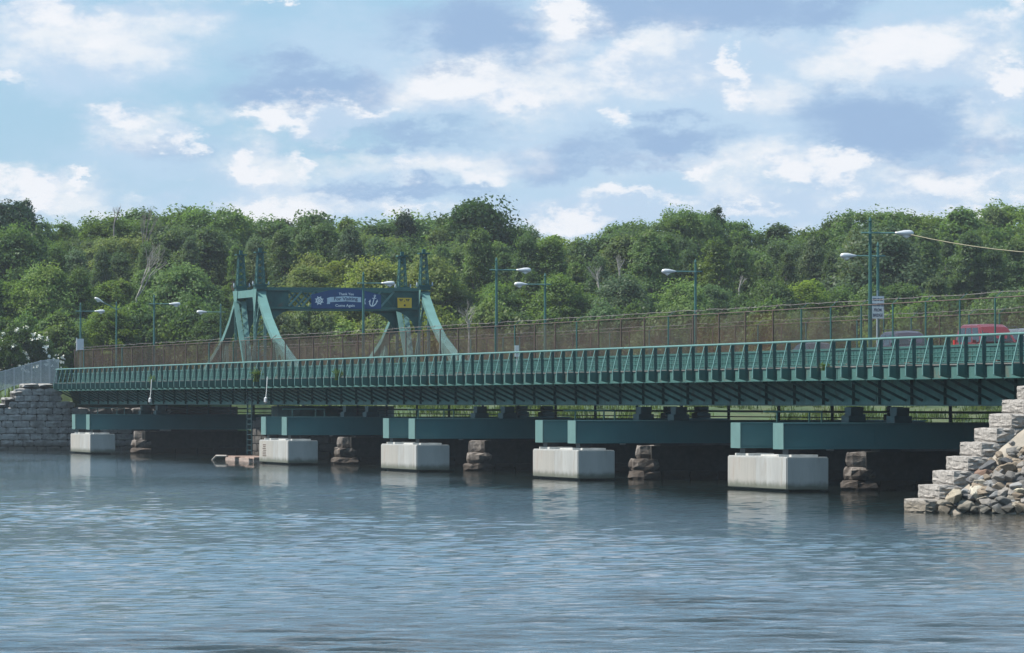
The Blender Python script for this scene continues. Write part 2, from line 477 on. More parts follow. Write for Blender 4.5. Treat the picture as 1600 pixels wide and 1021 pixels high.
# ---------------------------------------------------------------- water
def build_water():
    xs = np.concatenate([[-4000, -1200, -400, -180, -100, -70], np.linspace(-55, 55, 330), [70, 100, 180, 400, 1200, 4000]])
    ys = [70.0]
    while ys[-1] < 320:
        ys.append(ys[-1] + .085 + (ys[-1] - 70) * .0019)
    ys = np.concatenate([[-800, -100, 20, 55], np.array(ys), [340, 380, 440, 520, 700, 1500, 4500]])
    X, Y = np.meshgrid(xs, ys)
    rs = np.random.RandomState(5)
    Z = np.zeros_like(X)
    rough = np.clip((116 - Y + 8 * np.sin(X * .21 + .5) + 4 * np.sin(X * .63 + Y * .1) + X * .35) / 24, 0, 1)
    for i in range(64):                                   # wind ripples running down the river, longer and steeper towards the open water
        far = i % 2
        lam = (.32 * 2.8 ** rs.rand()) if far else (.75 * 2.5 ** rs.rand())
        th = rs.normal(.05, .34 if far else .24)
        k = 2 * math.pi / lam
        a = (.0031 * lam if far else .0090 * lam) * (.5 + rs.rand())
        w_ = a * np.sin(k * (X * math.sin(th) + Y * math.cos(th)) + rs.rand() * 6.28)
        Z += w_ if far else w_ * (.05 + .95 * rough)
    m1 = np.sin(X * .11 + 1.3 + np.sin(Y * .06) * 1.2) * np.sin(Y * .052 + X * .03 + .6)
    Z *= .72 + .42 * m1
    edge = np.clip((55 - np.abs(X)) / 10, 0, 1) * np.clip((Y - 70) / 8, 0, 1) * np.clip((320 - Y) / 60, 0, 1)
    Z *= edge
    ny, nx = X.shape
    co = np.stack([X, Y, Z], -1).reshape(-1, 3).astype(np.float32)
    idx = np.arange(nx * ny).reshape(ny, nx)
    q_ = np.stack([idx[:-1, :-1], idx[:-1, 1:], idx[1:, 1:], idx[1:, :-1]], -1).reshape(-1, 4)
    me = np_mesh('water', co, q_, water_mat, True)
    setting(put('water', me))
def np_mesh(name, co, quads, mat, smooth=False):
    me = bpy.data.meshes.new(name)
    n = len(quads); w = quads.shape[1]
    me.vertices.add(len(co)); me.vertices.foreach_set('co', np.ascontiguousarray(co, np.float32).ravel())
    me.loops.add(n * w); me.loops.foreach_set('vertex_index', np.ascontiguousarray(quads, np.int32).ravel())
    me.polygons.add(n)
    me.polygons.foreach_set('loop_start', np.arange(0, n * w, w, dtype=np.int32))
    me.polygons.foreach_set('loop_total', np.full(n, w, np.int32))
    if smooth:
        me.polygons.foreach_set('use_smooth', np.ones(n, bool))
    me.materials.append(mat)
    me.update(calc_edges=True)
    return me
build_water()

# ---------------------------------------------------------------- far shore
DECK = 6.15
def shore_h(X, Y):
    q, u = qu(X, Y)
    d = -222 - q + 3.0 * np.sin(u * .06) + 1.5 * np.sin(u * .17 + 1)
    h = np.interp(d, [-8, 0, 8, 20, 60, 160, 300, 900, 4000], [-1.5, -.1, 2.6, 3.9, 5.0, 8.5, 11.5, 13, 13])
    emb = 6.0 - np.maximum(0, np.abs(u - 12.6) - 9.0) * .62
    D = -222 - q
    near = (u > -14) & (u < 24)
    h = np.where(D > 2.6, np.maximum(h, np.minimum(emb, 6.0)), h)
    h = np.where(near & (D > 2.6) & (D < 5), np.minimum(h, np.where(u > 3, 5.9, np.maximum(-1.5, 5.4 + (u - 1) * .71))), h)
    h = np.where(near & (D <= 2.6), -1.6, h)
    return h
def build_shore():
    xs = np.concatenate([[-3000, -1200, -500, -250], np.arange(-160, 161, 2.0), [250, 500, 1200, 3000]])
    ys = np.concatenate([np.arange(450, 640, 1.6), np.arange(640, 800, 6), [900, 1300, 2200, 4500]])
    X, Y = np.meshgrid(xs, ys)
    Z = shore_h(X, Y) + (.12 * np.sin(X * .9 + Y * .4) + .1 * np.sin(X * .37 - Y * .8))
    ny, nx = X.shape
    co = np.stack([X, Y, Z], -1).reshape(-1, 3)
    idx = np.arange(nx * ny).reshape(ny, nx)
    q_ = np.stack([idx[:-1, :-1], idx[:-1, 1:], idx[1:, 1:], idx[1:, :-1]], -1).reshape(-1, 4)
    setting(put('shore_ground', np_mesh('shore_ground', co, q_, shore_mat, True)))
build_shore()
m = MB(); m.box(-120, 0, -7.0, 7.0, 0, .08)
setting(m.build('road', asphalt, None, B(-222.6, 12.6, 6.09), ROT))

# right bank: rubble slope in front of the stepped wall
WQ0, WQ1, WU0 = 52.4, 55.0, -8.96
def stair(u):
    return .537 + .562 * (u - WU0) / .60
def bank_h(q, u):
    top = np.minimum(stair(u) - 1.05, 5.6)
    return np.minimum(top, top - 1.02 * np.maximum(q - 55.3, 0))
def build_bank():
    qs = np.concatenate([[40, 53.6], np.linspace(54.2, 64, 40), [80, 110]])
    us = np.concatenate([np.linspace(-11, 4, 60), [7, 12, 20, 40]])
    Q, U = np.meshgrid(qs, us)
    Z = bank_h(Q, U) + .10 * np.sin(Q * 2.3 + U) * np.sin(U * 1.9)
    Z = np.where(Q < 54.1, np.minimum(Z, np.where(U < 3.9, stair(U) - .9, 5.9)), Z)
    Z = np.where(Q < 53.7, -2.0, Z)
    Z = np.maximum(Z, -1.6)
    X = OX + Q * SA + U * CA; Y = OY - Q * CA + U * SA
    ny, nx = X.shape
    co = np.stack([X, Y, Z], -1).reshape(-1, 3)
    idx = np.arange(nx * ny).reshape(ny, nx)
    q_ = np.stack([idx[:-1, :-1], idx[1:, :-1], idx[1:, 1:], idx[:-1, 1:]], -1).reshape(-1, 4)
    setting(put('river_bank', np_mesh('river_bank', co, q_, bank_mat, True)))
build_bank()

# ---------------------------------------------------------------- rough stones shared by the walls and piers
import bmesh
def rough_mesh(name, cuts, seed, mat, amp=.07, pull=.06):
    r = random.Random(seed)
    bm = bmesh.new()
    bmesh.ops.create_cube(bm, size=1.0)
    bmesh.ops.subdivide_edges(bm, edges=bm.edges[:], cuts=cuts, use_grid_fill=True)
    for v in bm.verts:
        on = [abs(abs(c) - .5) < 1e-4 for c in v.co]
        k = sum(on)
        for i in range(3):
            s = 1 if v.co[i] > 0 else -1
            if on[i]:
                if k == 1:
                    v.co[i] += s * r.uniform(-.2, 1.0) * amp
                else:
                    v.co[i] -= s * r.uniform(.1, 1.0) * pull * (1 if k == 2 else 1.3)
            else:
                v.co[i] += r.uniform(-.05, .05)
    me = bpy.data.meshes.new(name)
    bmesh.ops.triangulate(bm, faces=bm.faces)
    bmesh.ops.recalc_face_normals(bm, faces=bm.faces)
    bm.to_mesh(me); bm.free()
    me.materials.append(mat)
    return me
old_blocks = [rough_mesh('stone', 2, i, old_granite, .16, .06) for i in range(6)]
pale_blocks = [rough_mesh('stone', 6, 20 + i, granite, .04, .022) for i in range(6)]
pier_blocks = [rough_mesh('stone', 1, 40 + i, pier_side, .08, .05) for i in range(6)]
def place_stone(meshes, parent, c, s, name='stone'):
    o = put(name, rnd.choice(meshes), parent, c)
    o.scale = s
    return o

# ---------------------------------------------------------------- left abutment
ab = bthing('stone_abutment', 'dark weathered granite abutment with stepped wing wall at the left end of the bridge', 'abutment', -222, 0, 0)
def stair_left(u):
    return 5.93 if u > 1.0 else 5.93 - .59 * math.ceil((1.0 - u) / .83)
core = MB()
us = [-9.2] + [1.0 - .83 * k for k in range(12, -1, -1)] + [4.2]
us = sorted(set(round(a, 3) for a in us))
for a, b in zip(us[:-1], us[1:]):
    core.box(-2.4, -.12, a, b, -1.5, max(stair_left((a + b) / 2) - .12, -1.0))
core.box(-2.4, -.12, 4.2, 21.2, -1.5, 4.0)
core.build('wall_core', mortar, ab)
row = 0
z = -.25
while z < 5.9:
    u = -8.0 + (.35 if row % 2 else 0)
    while u < 14:
        w = rnd.uniform(.75, 1.75) if u < 5 else rnd.uniform(1.3, 2.2)
        top = stair_left(u + w * .5) if u < 4.2 else 4.0
        hh = .59 if z > -.2 else .59
        if z + hh <= top + .05 and u + w > -4:
            place_stone(old_blocks, ab, (-.12, u + w / 2, z + hh / 2), (.5, w - .05, hh - .05))
        u += w
    z += .59; row += 1
for k in range(8):                           # cap stones of the steps
    u1 = 1.0 - .83 * k
    if k == 0:
        for c_ in (1.7, 3.2):
            place_stone(old_blocks, ab, (-1.1, c_, 5.98), (2.5, 1.45, .3), 'cap_stone')
    else:
        place_stone(old_blocks, ab, (-1.1, u1 + .42, 5.93 - .59 * k - .03), (2.5, .95, .26), 'cap_stone')

# ---------------------------------------------------------------- right wing wall of pale granite steps
rw = bthing('stepped_wall', 'pale granite wing wall stepping down into the water at the right edge', 'wall', WQ0, WU0, 0)
core = MB()
for k in range(0, 22):
    top = min(.537 + .562 * k, 6.0)
    core.box(.25, WQ1 - WQ0 - .25, .6 * k + .25, .6 * (k + 1) + .25, -1.5, top - .2)
core.build('wall_core', mortar, rw)
for k in range(-2, 10):
    zt = .537 + .562 * k
    ln = rnd.uniform(1.15, 1.5)
    a = .6 * k + rnd.uniform(-.03, .03)
    place_stone(pale_blocks, rw, ((WQ1 - WQ0) / 2 + rnd.uniform(-.05, .05), a + ln / 2, zt - .281), (WQ1 - WQ0 + rnd.uniform(-.12, .1), ln, .555), 'step_stone')
    b = a + ln
    while b < 13 and k < 8:
        w = rnd.uniform(1.1, 1.8)
        place_stone(pale_blocks, rw, ((WQ1 - WQ0) / 2, b + w / 2 + .02, zt - .281), (WQ1 - WQ0 - .05, w - .02, .555), 'wall_stone')
        b += w + .02
m = MB(); m.box(52.4, 110, 3.9, 21.5, -1.5, 5.9)
right_ab = bthing('concrete_abutment', 'concrete abutment carrying the bridge beyond the right edge', 'abutment', 0, 0, 0)
m.build('wall_core', concrete, right_ab)
m = MB(); m.box(0, 60, -7, 7, 0, .06)
setting(m.build('road', asphalt, None, B(52.6, 12.6, 6.15), ROT))

# ---------------------------------------------------------------- stone piers, pile caps and steel beams
SPAN = 37.63
PQ = [4.8, 4.8 - SPAN, 4.8 - 2 * SPAN, 4.8 - 3 * SPAN, -186.2]
WHERE = ['nearest the stepped wall at right', 'second from the right', 'in the middle of the row', 'second from the left, beside the raft', 'nearest the left abutment']
def pier(q, where, i):
    t = bthing('stone_pier', 'brown granite bridge pier with a rounded nose, ' + where, 'pier', q, 4.6, 0, 'stone piers under the bridge')
    c = MB(); c.box(-.6, .6, .9, 21, -1.5, 1.92); c.build('pier_core', mortar, t)
    hs = [-.55, -.02, .52, 1.2, 1.95]
    hw = [.82, .84, .68, .5]
    for k in range(4):
        z0, z1 = hs[k], hs[k + 1]
        nose = []
        w = hw[k]
        y0 = -(w - .5) * .9
        for a in range(9):
            th = math.pi * a / 8
            r_ = 1 + rnd.uniform(-.16, .1)
            nose.append((-w * math.cos(th) * r_, y0 + 1.15 - 1.15 * math.sin(th) * r_))
        nose += [(w * .9, 1.4), (-w * .9, 1.4)]
        bm = bmesh.new()
        rings = []
        for zi, (zz, sc) in enumerate(((z0 + .02, .93), (z0 + (z1 - z0) * .3, 1.03), (z0 + (z1 - z0) * .7, 1.0), (z1 - .03, .9))):
            rings.append([bm.verts.new((x * (sc + rnd.uniform(-.09, .07)), (y - .6) * (sc + rnd.uniform(-.09, .07)) + .6, zz + rnd.uniform(-.05, .04))) for x, y in nose])
        n = len(nose)
        for a_, b_ in zip(rings[:-1], rings[1:]):
            for j in range(n):
                bm.faces.new((a_[j], a_[(j + 1) % n], b_[(j + 1) % n], b_[j]))
        bm.faces.new(rings[-1]); bm.faces.new(rings[0][::-1])
        bmesh.ops.recalc_face_normals(bm, faces=bm.faces)
        me = bpy.data.meshes.new('nose_stone'); bm.to_mesh(me); bm.free(); me.materials.append(pier_stone)
        put('nose_stone', me, t)
        y = 1.5
        while y < 20.5:
            l = rnd.uniform(1.2, 2.0)
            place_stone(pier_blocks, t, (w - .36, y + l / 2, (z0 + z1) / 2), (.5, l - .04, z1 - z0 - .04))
            y += l
    return t
BAL = ['pale concrete pile cap nearest the stepped wall, largest of its row', 'pale concrete pile cap second from the right in its row',
       'pale concrete pile cap in the middle of its row', 'pale concrete pile cap beside the raft, rust stain on its front', 'pale concrete pile cap nearest the left abutment, smallest of its row']
for i, q in enumerate(PQ):
    pier(q, WHERE[i], i)
    t = bthing('pile_cap', BAL[i], 'pile cap', q - 4.8, 0, 0, 'concrete pile caps in the water')
    bm = bmesh.new()
    bmesh.ops.create_cube(bm, size=1.0)
    for v in bm.verts:
        v.co = Vector((v.co.x * 9.6 + 4.8, v.co.y * 2.15 + 1.075, v.co.z * 1.6 + .92))
    bmesh.ops.bevel(bm, geom=bm.edges[:], offset=.05, segments=2, affect='EDGES')
    me = bpy.data.meshes.new('cap_block'); bm.to_mesh(me); bm.free(); me.materials.append(concrete)
    put('cap_block', me, t)
    fp_ = MB(); fp_.box(.12, 4.7, -.006, .0, .2, 1.64); fp_.build('form_panel', conc_warm, t)
    f = MB(); f.box(.5, 9.1, .3, 1.85, -1.5, .13); f.build('pile_footing', dark_conc, t)
    for x in (.15, 7.1):
        p_ = MB(); p_.box(x, x + 2.2, .35, 1.7, 1.7, 1.83); p_.build('bearing_pad', conc_pad, t)
    p_ = MB(); p_.box(3.3, 5.9, .7, 1.6, 1.7, 1.79); p_.build('bearing_pad', conc_pad, t)
    if i == 3:                                         # rust lettering-like streak left by a removed plate
        p_ = MB()
        for k in range(7):
            p_.box(1.2 + rnd.uniform(0, .25), 2.5 - rnd.uniform(0, .3), -.012, .0, .55 + k * .13, .62 + k * .13)
        p_.build('rust_stain', rusty, t)
    for side, (a, b) in enumerate(((.35, 1.8), (7.3, 8.8))):
        bt = bthing('steel_beam', 'green steel cross beam on the ' + ('left' if side == 0 else 'right') + ' end of ' + BAL[i].replace('pale concrete ', 'the ').split(',')[0], 'beam',
                    q - 4.8 + a, .15, 0, 'steel cross beams on the pile caps')
        w = b - a
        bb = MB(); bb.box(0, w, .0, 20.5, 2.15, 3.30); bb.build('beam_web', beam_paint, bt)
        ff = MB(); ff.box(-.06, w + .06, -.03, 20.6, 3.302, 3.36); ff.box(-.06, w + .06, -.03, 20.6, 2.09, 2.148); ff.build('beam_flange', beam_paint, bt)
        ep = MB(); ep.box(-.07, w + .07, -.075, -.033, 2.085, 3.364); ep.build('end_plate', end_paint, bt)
        for y in (4.6, 9.2, 13.8):
            st = MB(); st.box(w + .001, w + .012, y, y + .12, 2.15, 3.30); st.build('stiffener', beam_paint, bt)
        for u in (.55, ):
            be = MB(); be.box(.3, w - .3, u - .25, u + .35, 1.832, 2.088); be.build('jack_bearing', black_paint, bt)
        be = MB(); be.box(.1, w - .1, 4.9, 6.0, 1.95, 2.088); be.build('bearing_plate', black_paint, bt)
        for u in (6.2, 19.0):
            be = MB(); be.box(.15, w - .15, u - .5, u + .4, 3.362, 3.70); be.prism([(.3, 3.70), (w - .3, 3.70), (w - .2, 4.12), (.2, 4.12)], 'y', u - .35, u + .3)
            be.build('girder_bearing', bearing_mat, bt)
        if side == 0:
            hr = MB()
            for y in (1.9, 3.6, 4.25):
                hr.box(w - .1, w - .03, y - .035, y + .035, 3.36, 3.93)
            hr.box(w - .1, w - .03, 1.2, 4.28, 3.87, 3.95)
            hr.build('handrail', steel_dull, bt)

# round pivot pier of the old swing span
pv = bthing('pivot_pier', 'dark round masonry pivot pier in the shade under the old swing towers', 'pier', -144.5, 12.6, 0)
c = MB(); c.tube([(0, 0, -1.5), (0, 0, 3.2)], 6.0, 32); c.build('pier_core', mortar, pv)
for k in range(6):
    for j in range(24):
        th = 2 * math.pi * (j + .5 * (k % 2)) / 24
        if math.sin(th) > .35:
            continue
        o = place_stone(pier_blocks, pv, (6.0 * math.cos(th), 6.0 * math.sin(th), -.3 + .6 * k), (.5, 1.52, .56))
        o.rotation_euler = (0, 0, th)
c = MB(); c.tube([(0, 0, 3.2), (0, 0, 4.1)], 4.8, 24); c.build('turntable', steel_dull, pv)

# ---------------------------------------------------------------- bridge deck
Q0, Q1 = -222.0, 52.2
br = bthing('bridge', 'long low green steel girder bridge crossing the water on stone piers', 'bridge', 0, 0, 0)
m = MB(); m.box(Q0, Q1, 4.23, 21.0, 5.85, 6.09); m.build('deck_slab', walk_mat, br)
m = MB(); m.box(Q0, Q1, 6.1, 19.1, 6.094, 6.22); m.build('road_surface', asphalt, br)
m = MB(); m.box(Q0, Q1, 4.14, 5.35, 6.094, 6.15); m.build('footway', walk_mat, br)
joints = [Q0, -186.2, -109.5, 4.8 - 2 * SPAN, 4.8 - SPAN, 4.8, Q1]
stiff_me = MB().box(0, .03, 6.10, 6.248, 4.257, 5.84).mesh('stiffener', steel_dull)
for a, b in zip(joints[:-1], joints[1:]):
    a_, b_ = a + .04, b - .04
    g = MB(); g.box(a_, b_, 6.25, 6.28, 4.26, 5.85); gi = g.build('girder', girder_paint_bounce_lit, br)
    g = MB(); g.box(a_, b_, 6.03, 6.50, 4.20, 4.255); g.build('bottom_flange', steel, gi)
    q = a_ + .6
    while q < b_ - .2:
        put('stiffener', stiff_me, gi, (q, 0, 0)); q += 4.8
    g = MB(); g.box(a_, b_, 4.2, 4.225, 5.50, 6.09); fa = g.build('fascia', fascia_paint, br)
    g = MB(); g.box(a_, b_, 4.12, 4.24, 5.455, 5.497); g.build('fascia_flange', steel, fa)
    g = MB(); g.box(a_, b_, 19.0, 19.03, 4.26, 5.85); g.box(a_, b_, 18.8, 19.25, 4.20, 4.255); g.build('girder', steel_dull, br)
    for u in (8.9, 12.3, 15.7):
        g = MB(); g.box(a_, b_, u, u + .03, 4.75, 5.85); g.box(a_, b_, u - .2, u + .23, 4.7, 4.747); g.build('stringer', steel_dull, br)
c = MB()
c.tube([(Q0, 4.16, 6.19), (Q1, 4.16, 6.19)], .04, 6)
c.build('conduit', steel_dull, br)
c = MB()
for k in range(66):
    q = rnd.uniform(Q0 + 1, Q1 - 1)
    a = rnd.choice([.25, .4, .7])
    c.box(q, q + a, 4.16, 4.30, 6.155, 6.155 + rnd.uniform(.05, .16))
stuff(c.build('conduit_boxes', rusty, br))
brk = MB()
brk.prism([(4.23, 5.80), (4.23, 5.58), (6.23, 5.46), (6.23, 5.80)], 'x', -.012, .012)
brk.bar((0, 4.22, 5.42), (0, 6.22, 4.46), .12, .12)
brk_me = brk.mesh('bracket', steel_dull)
q = Q0 + .9
PITCH = 2.4
rail_q = []
while q < Q1:
    rail_q.append(q); q += PITCH
for q in rail_q:
    put('bracket', brk_me, br, (q, 0, 0))
fb = MB(); fb.box(-.15, .15, 6.29, 18.98, 5.0, 5.02); fb.box(-.01, .01, 6.29, 18.98, 5.02, 5.84)
fb_me = fb.mesh('floor_beam', bearing_mat)
for q in rail_q[::2]:
    put('floor_beam', fb_me, br, (q + .3, 0, 0))
pp = MB()
pp.tube([(Q0, 12.0, 3.86), (Q1, 12.0, 3.86)], .07, 6)
pp.tube([(Q0, 12.0, 3.55), (Q1, 12.0, 3.55)], .035, 6)
q = Q0 + 3
while q < Q1:
    pp.box(q, q + .14, 11.93, 12.07, 3.36, 4.75); q += 9.5
pp.build('service_pipe', bearing_mat, br)
for s, k in ((-1, 0),):
    lad = MB()
    for dq in (0, 1.6):
        lad.box(dq - .05, dq + .05, 4.7, 4.8, .4, 5.6)
    for kk in range(12):
        lad.box(-.05, 1.65, 4.72, 4.78, .7 + kk * .4, .74 + kk * .4)
    lad.build('ladder', bearing_mat, br, (-139.5, 0, 0))

# footway railing: leaning outer braces on gusset plates
rl = bthing('footway_railing', 'green steel footway railing with leaning braces along the near side of the bridge', 'railing', 0, 0, 0)
post = MB(); post.box(-.035, .035, 4.04, 4.195, 5.62, 7.40)
for zz in (6.25, 6.42, 6.62, 6.85, 7.05, 7.22, 5.8, 5.95):
    post.box(.036, .062, 4.09, 4.135, zz, zz + .045)
post.box(-.045, .045, 4.025, 4.04, 6.2, 7.40)
brace = MB(); brace.bar((0, 3.70, 6.10), (0, 4.02, 7.40), .11, .04, (0, 1, 0)); brace.box(-.055, .055, 3.678, 3.722, 5.63, 6.13)
gus = MB(); gus.prism([(3.722, 6.12), (4.037, 6.12), (4.197, 6.12), (4.197, 5.50), (3.722, 5.64)], 'x', -.014, .014)
gus.prism([(3.70, 5.635), (4.19, 5.50), (4.19, 5.475), (3.70, 5.605)], 'x', -.10, .10)
post_me, brace_me, gus_me = post.mesh('post', steel_dull), brace.mesh('brace', steel_pale), gus.mesh('gusset_plate', steel)
for q in rail_q:
    p_ = put('post', post_me, rl, (q, 0, 0))
    put('brace', brace_me, p_); put('gusset_plate', gus_me, p_)
for a, b in zip(joints[:-1], joints[1:]):
    h = MB(); h.tube([(a + .05, 4.06, 7.44), (b - .05, 4.06, 7.44)], .058, 8); h.build('handrail', steel_pale, rl)
    h = MB()
    for zz in (6.62, 7.02):
        h.tube([(a + .05, 4.16, zz), (b - .05, 4.16, zz)], .016, 5)
    h.build('infill_wire', steel, rl)

# parapets between footway and road
def parapet(u, label):
    t = bthing('parapet', label, 'parapet', 0, u, 0)
    pl = MB(); pl.box(-1.19, 1.19, 0, .03, 6.16, 6.98); pl_me = pl.mesh('panel', steel_dull)
    tr = MB()
    for zz in (6.30, 6.52, 6.74):
        tr.box(-1.15, 1.15, -.03, -.002, zz, zz + .045)
    for x in (-.8, -.27, .27, .8):
        tr.box(x - .035, x + .035, -.028, -.001, 6.17, 6.9)
    tr_me = tr.mesh('panel_rib', steel)
    q = Q0 + 2.1
    while q < Q1 - 1:
        a = put('panel', pl_me, t, (q, 0, 0)); put('panel_rib', tr_me, a)
        q += PITCH
    c = MB(); c.box(Q0, Q1, -.05, .09, 6.985, 7.06); c.build('cap_rail', steel, t)
    return t
parapet(5.62, 'green panelled steel parapet behind the near footway railing')
parapet(19.95, 'green panelled steel parapet on the far side of the roadway')

# tall chain-link fences
def fence(u, label, seed, near):
    r = random.Random(seed)
    t = bthing('chain_link_fence', label, 'fence', 0, u, 0)
    po = MB(); po.tube([(0, 0, 6.1), (0, 0, 9.22)], .045, 6); po.bar((0, 0, 9.2), (.02, .38, 9.52), .045, .03)
    good, bad = po.mesh('fence_post', steel), po.mesh('fence_post', rusty)
    pm = MB(); pm.add([(-2.38, 0, 6.3), (2.38, 0, 6.3), (2.38, 0, 9.15), (-2.38, 0, 9.15)], [(0, 1, 2, 3)])
    pan = pm.mesh('mesh_panel', chain_mat)
    q = Q0 + .3; n = 0
    while q < Q1:
        frac = (q - Q0) / (Q1 - Q0)
        pale = r.random() < (.12 if frac < .55 else (.5 if frac < .8 else .9))
        put('fence_post', good if pale else bad, t, (q, 0, 0))
        if q + 4.8 < Q1 + 1:
            p_ = put('mesh_panel', pan, t, (q + 2.4, .05, 0))
            k = r.random()
            if frac > .8:
                c, a = (.064, .061, .054), .095
            elif k < .10 and frac > .45:
                c, a = (.084, .064, .047), .25
            else:
                c, a = (.072 + .010 * r.random(), .069 + .006 * r.random(), .063), .235 + .07 * r.random()
            if near is False:
                a *= .7
            p_.color = (*c, a)
        q += 4.8
    w = MB(); w.tube([(Q0, 0, 9.2), (Q1, 0, 9.2)], .03, 5)
    w.build('top_rail', rusty, t)
    w = MB()
    pts = []
    q = Q0
    while q < Q1:
        pts.append((q, .3 + rnd.uniform(-.03, .03), 9.45 + rnd.uniform(-.035, .035))); q += 1.2
    w.tube(pts, .016, 4)
    for k_ in range(0, len(pts), 2):
        a = pts[k_]
        w.bar((a[0] - .06, a[1], a[2] - .07), (a[0] + .06, a[1], a[2] + .07), .03, .03)
    w.build('barbed_wire', grey_bark, t)
    return t
fence(5.75, 'tall rusty chain-link fence topped with barbed wire, along the near footway', 3, True)
fence(20.15, 'tall rusty chain-link fence seen through the near one, across the roadway', 4, False)

# ---------------------------------------------------------------- old swing-span towers
TQ = -145.8
def aframe(u, label):
    t = bthing('bridge_tower', label, 'bridge tower', TQ, u, 0, 'old swing-span towers')
    DQ = 3.6
    prof = [(0.1, 13.1), (3.2, 10.9), (6.0, 9.45), (9.8, 8.2), (13.6, 7.1), (16.2, 6.2)]
    for s in (-1, 1):
        lg = MB()
        for (a, za), (b, zb) in zip(prof[:-1], prof[1:]):
            d = Vector((b - a, 0, zb - za)).normalized()
            n = Vector((d.z, 0, -d.x))            # downwards and inwards
            if n.z > 0:
                n = -n
            h0, h1 = .40, .40
            p0, p1 = Vector((s * (DQ + a), 0, za)), Vector((s * (DQ + b), 0, zb))
            nn = Vector((n.x * s, 0, n.z))
            y = .33
            c = [p0 + nn * h0 + Vector((0, -y, 0)), p1 + nn * h1 + Vector((0, -y, 0)), p1 + nn * h1 + Vector((0, y, 0)), p0 + nn * h0 + Vector((0, y, 0)),
                 p0 + Vector((0, -y, 0)), p1 + Vector((0, -y, 0)), p1 + Vector((0, y, 0)), p0 + Vector((0, y, 0))]
            lg.hexa(c)
        leg = lg.build('leg', steel_pale, t)
        rb = MB()
        for x0, z0, x1 in ((5.6, 9.2, 4.8), (6.2, 9.0, 7.4), (7.0, 8.8, 10.2)):
            rb.bar((s * (DQ + x0), 0, z0), (s * (DQ + x1), 0, 6.2), .16, .22, (0, 1, 0))
        rb.prism([(s * (DQ + 5.2), 9.3), (s * (DQ + 8.0), 8.3), (s * (DQ + 6.4), 7.6)], 'y', -.05, .05)
        rb.build('strut', steel_pale, leg)
        po = MB()
        for dx in (-.26, .26):
            for dy in (-.4, .4):
                po.box(s * DQ + dx - .05, s * DQ + dx + .05, dy - .05, dy + .05, 6.2, 13.0)
        for k in range(14):
            z0 = 6.3 + k * .47
            for dy in (-.4, .4):
                po.bar((s * DQ - .26, dy, z0), (s * DQ + .26, dy, z0 + .47), .05, .03, (0, 1, 0))
            po.bar((s * DQ + .26, -.4, z0), (s * DQ + .26, .4, z0 + .47), .05, .03, (1, 0, 0))
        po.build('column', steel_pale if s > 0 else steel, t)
        gp = MB(); gp.prism([(s * DQ - .9, 13.15), (s * DQ + .9, 13.15), (s * DQ + .6, 12.2), (s * DQ + .1, 11.3), (s * DQ - .4, 12.2)], 'y', -.47, -.445)
        gp.build('gusset_plate', steel_pale, t)
        sp = MB()
        b0, b1, zb, zt = .31, .19, 13.55, 15.95
        for dx in (-1, 1):
            for dy in (-1, 1):
                sp.bar((s * DQ + dx * b0, dy * b0, zb), (s * DQ + dx * b1, dy * b1, zt), .09, .09)
        for k in range(5):
            f0, f1 = k / 5, (k + 1) / 5
            w0, w1 = b0 + (b1 - b0) * f0, b0 + (b1 - b0) * f1
            z0, z1 = zb + (zt - zb) * f0, zb + (zt - zb) * f1
            for dx in (-1, 1):
                for g in (-1, 1):
                    sp.bar((s * DQ + dx * w0, g * w0, z0), (s * DQ + dx * w1, -g * w1, z1), .055, .03, (1, 0, 0))
                    sp.bar((s * DQ + g * w0, dx * w0, z0), (s * DQ - g * w1, dx * w1, z1), .055, .03, (0, 1, 0))
        spire = sp.build('lattice_spire', steel, t)
        cp = MB(); cp.box(s * DQ - .42, s * DQ + .42, -.42, .42, 15.95, 16.05); cp.box(s * DQ - .12, s * DQ + .12, -.12, .12, 16.05, 16.35)
        cp.build('spire_cap', steel_dull, spire)
        cp = MB(); cp.box(s * DQ - .52, s * DQ + .52, -.52, .52, 13.42, 13.55); cp.box(s * DQ - .44, s * DQ + .44, -.44, .44, 13.16, 13.42)
        cp.build('base_plate', steel_dull, spire)
        ins = MB()
        for dy in (-.62, .62):
            ins.tube([(s * DQ + .3, dy, 13.50), (s * DQ + .3, dy, 13.58), (s * DQ + .3, dy, 13.78)], [.06, .075, .03], 8)
            ins.box(s * DQ + .26, s * DQ + .34, min(dy, 0), max(dy, 0), 13.46, 13.5)
        ins.build('insulator', galv, spire)
    st = MB(); st.box(-DQ + .05, DQ - .05, -.42, .42, 12.55, 13.12); st.build('top_strut', steel_pale, t)
    la = MB()
    p0, p1 = Vector((-DQ + .5, -.2, 12.3)), Vector((.1, -.2, 7.0))
    ax = (p1 - p0).normalized(); sd_ = Vector((0, 1, 0)) * .30
    la.bar(p0 - sd_, p1 - sd_ * .5, .12, .4, (0, 1, 0)); la.bar(p0 + sd_, p1 + sd_ * .5, .12, .4, (0, 1, 0))
    L = (p1 - p0).length; nz = 13
    for k in range(nz):
        a, b = p0 + ax * (L * k / nz), p0 + ax * (L * (k + 1) / nz)
        g = 1 if k % 2 else -1
        s0, s1 = 1 - .5 * k / nz, 1 - .5 * (k + 1) / nz
        la.bar(a + sd_ * g * s0 + Vector((.2, 0, .1)), b - sd_ * g * s1 + Vector((.2, 0, .1)), .05, .08, (1, 0, 0))
    la.bar((DQ - .4, .1, 12.2), (-.1, .1, 7.0), .16, .16, (0, 1, 0))
    la.bar((0, -.1, 7.0), (.9, -.1, 6.2), .3, .2, (0, 1, 0)); la.bar((0, -.1, 7.0), (-.9, -.1, 6.2), .3, .2, (0, 1, 0))
    la.build('lattice_brace', steel_pale, t)
    return t
UT0, UT1 = 6.3, 19.35
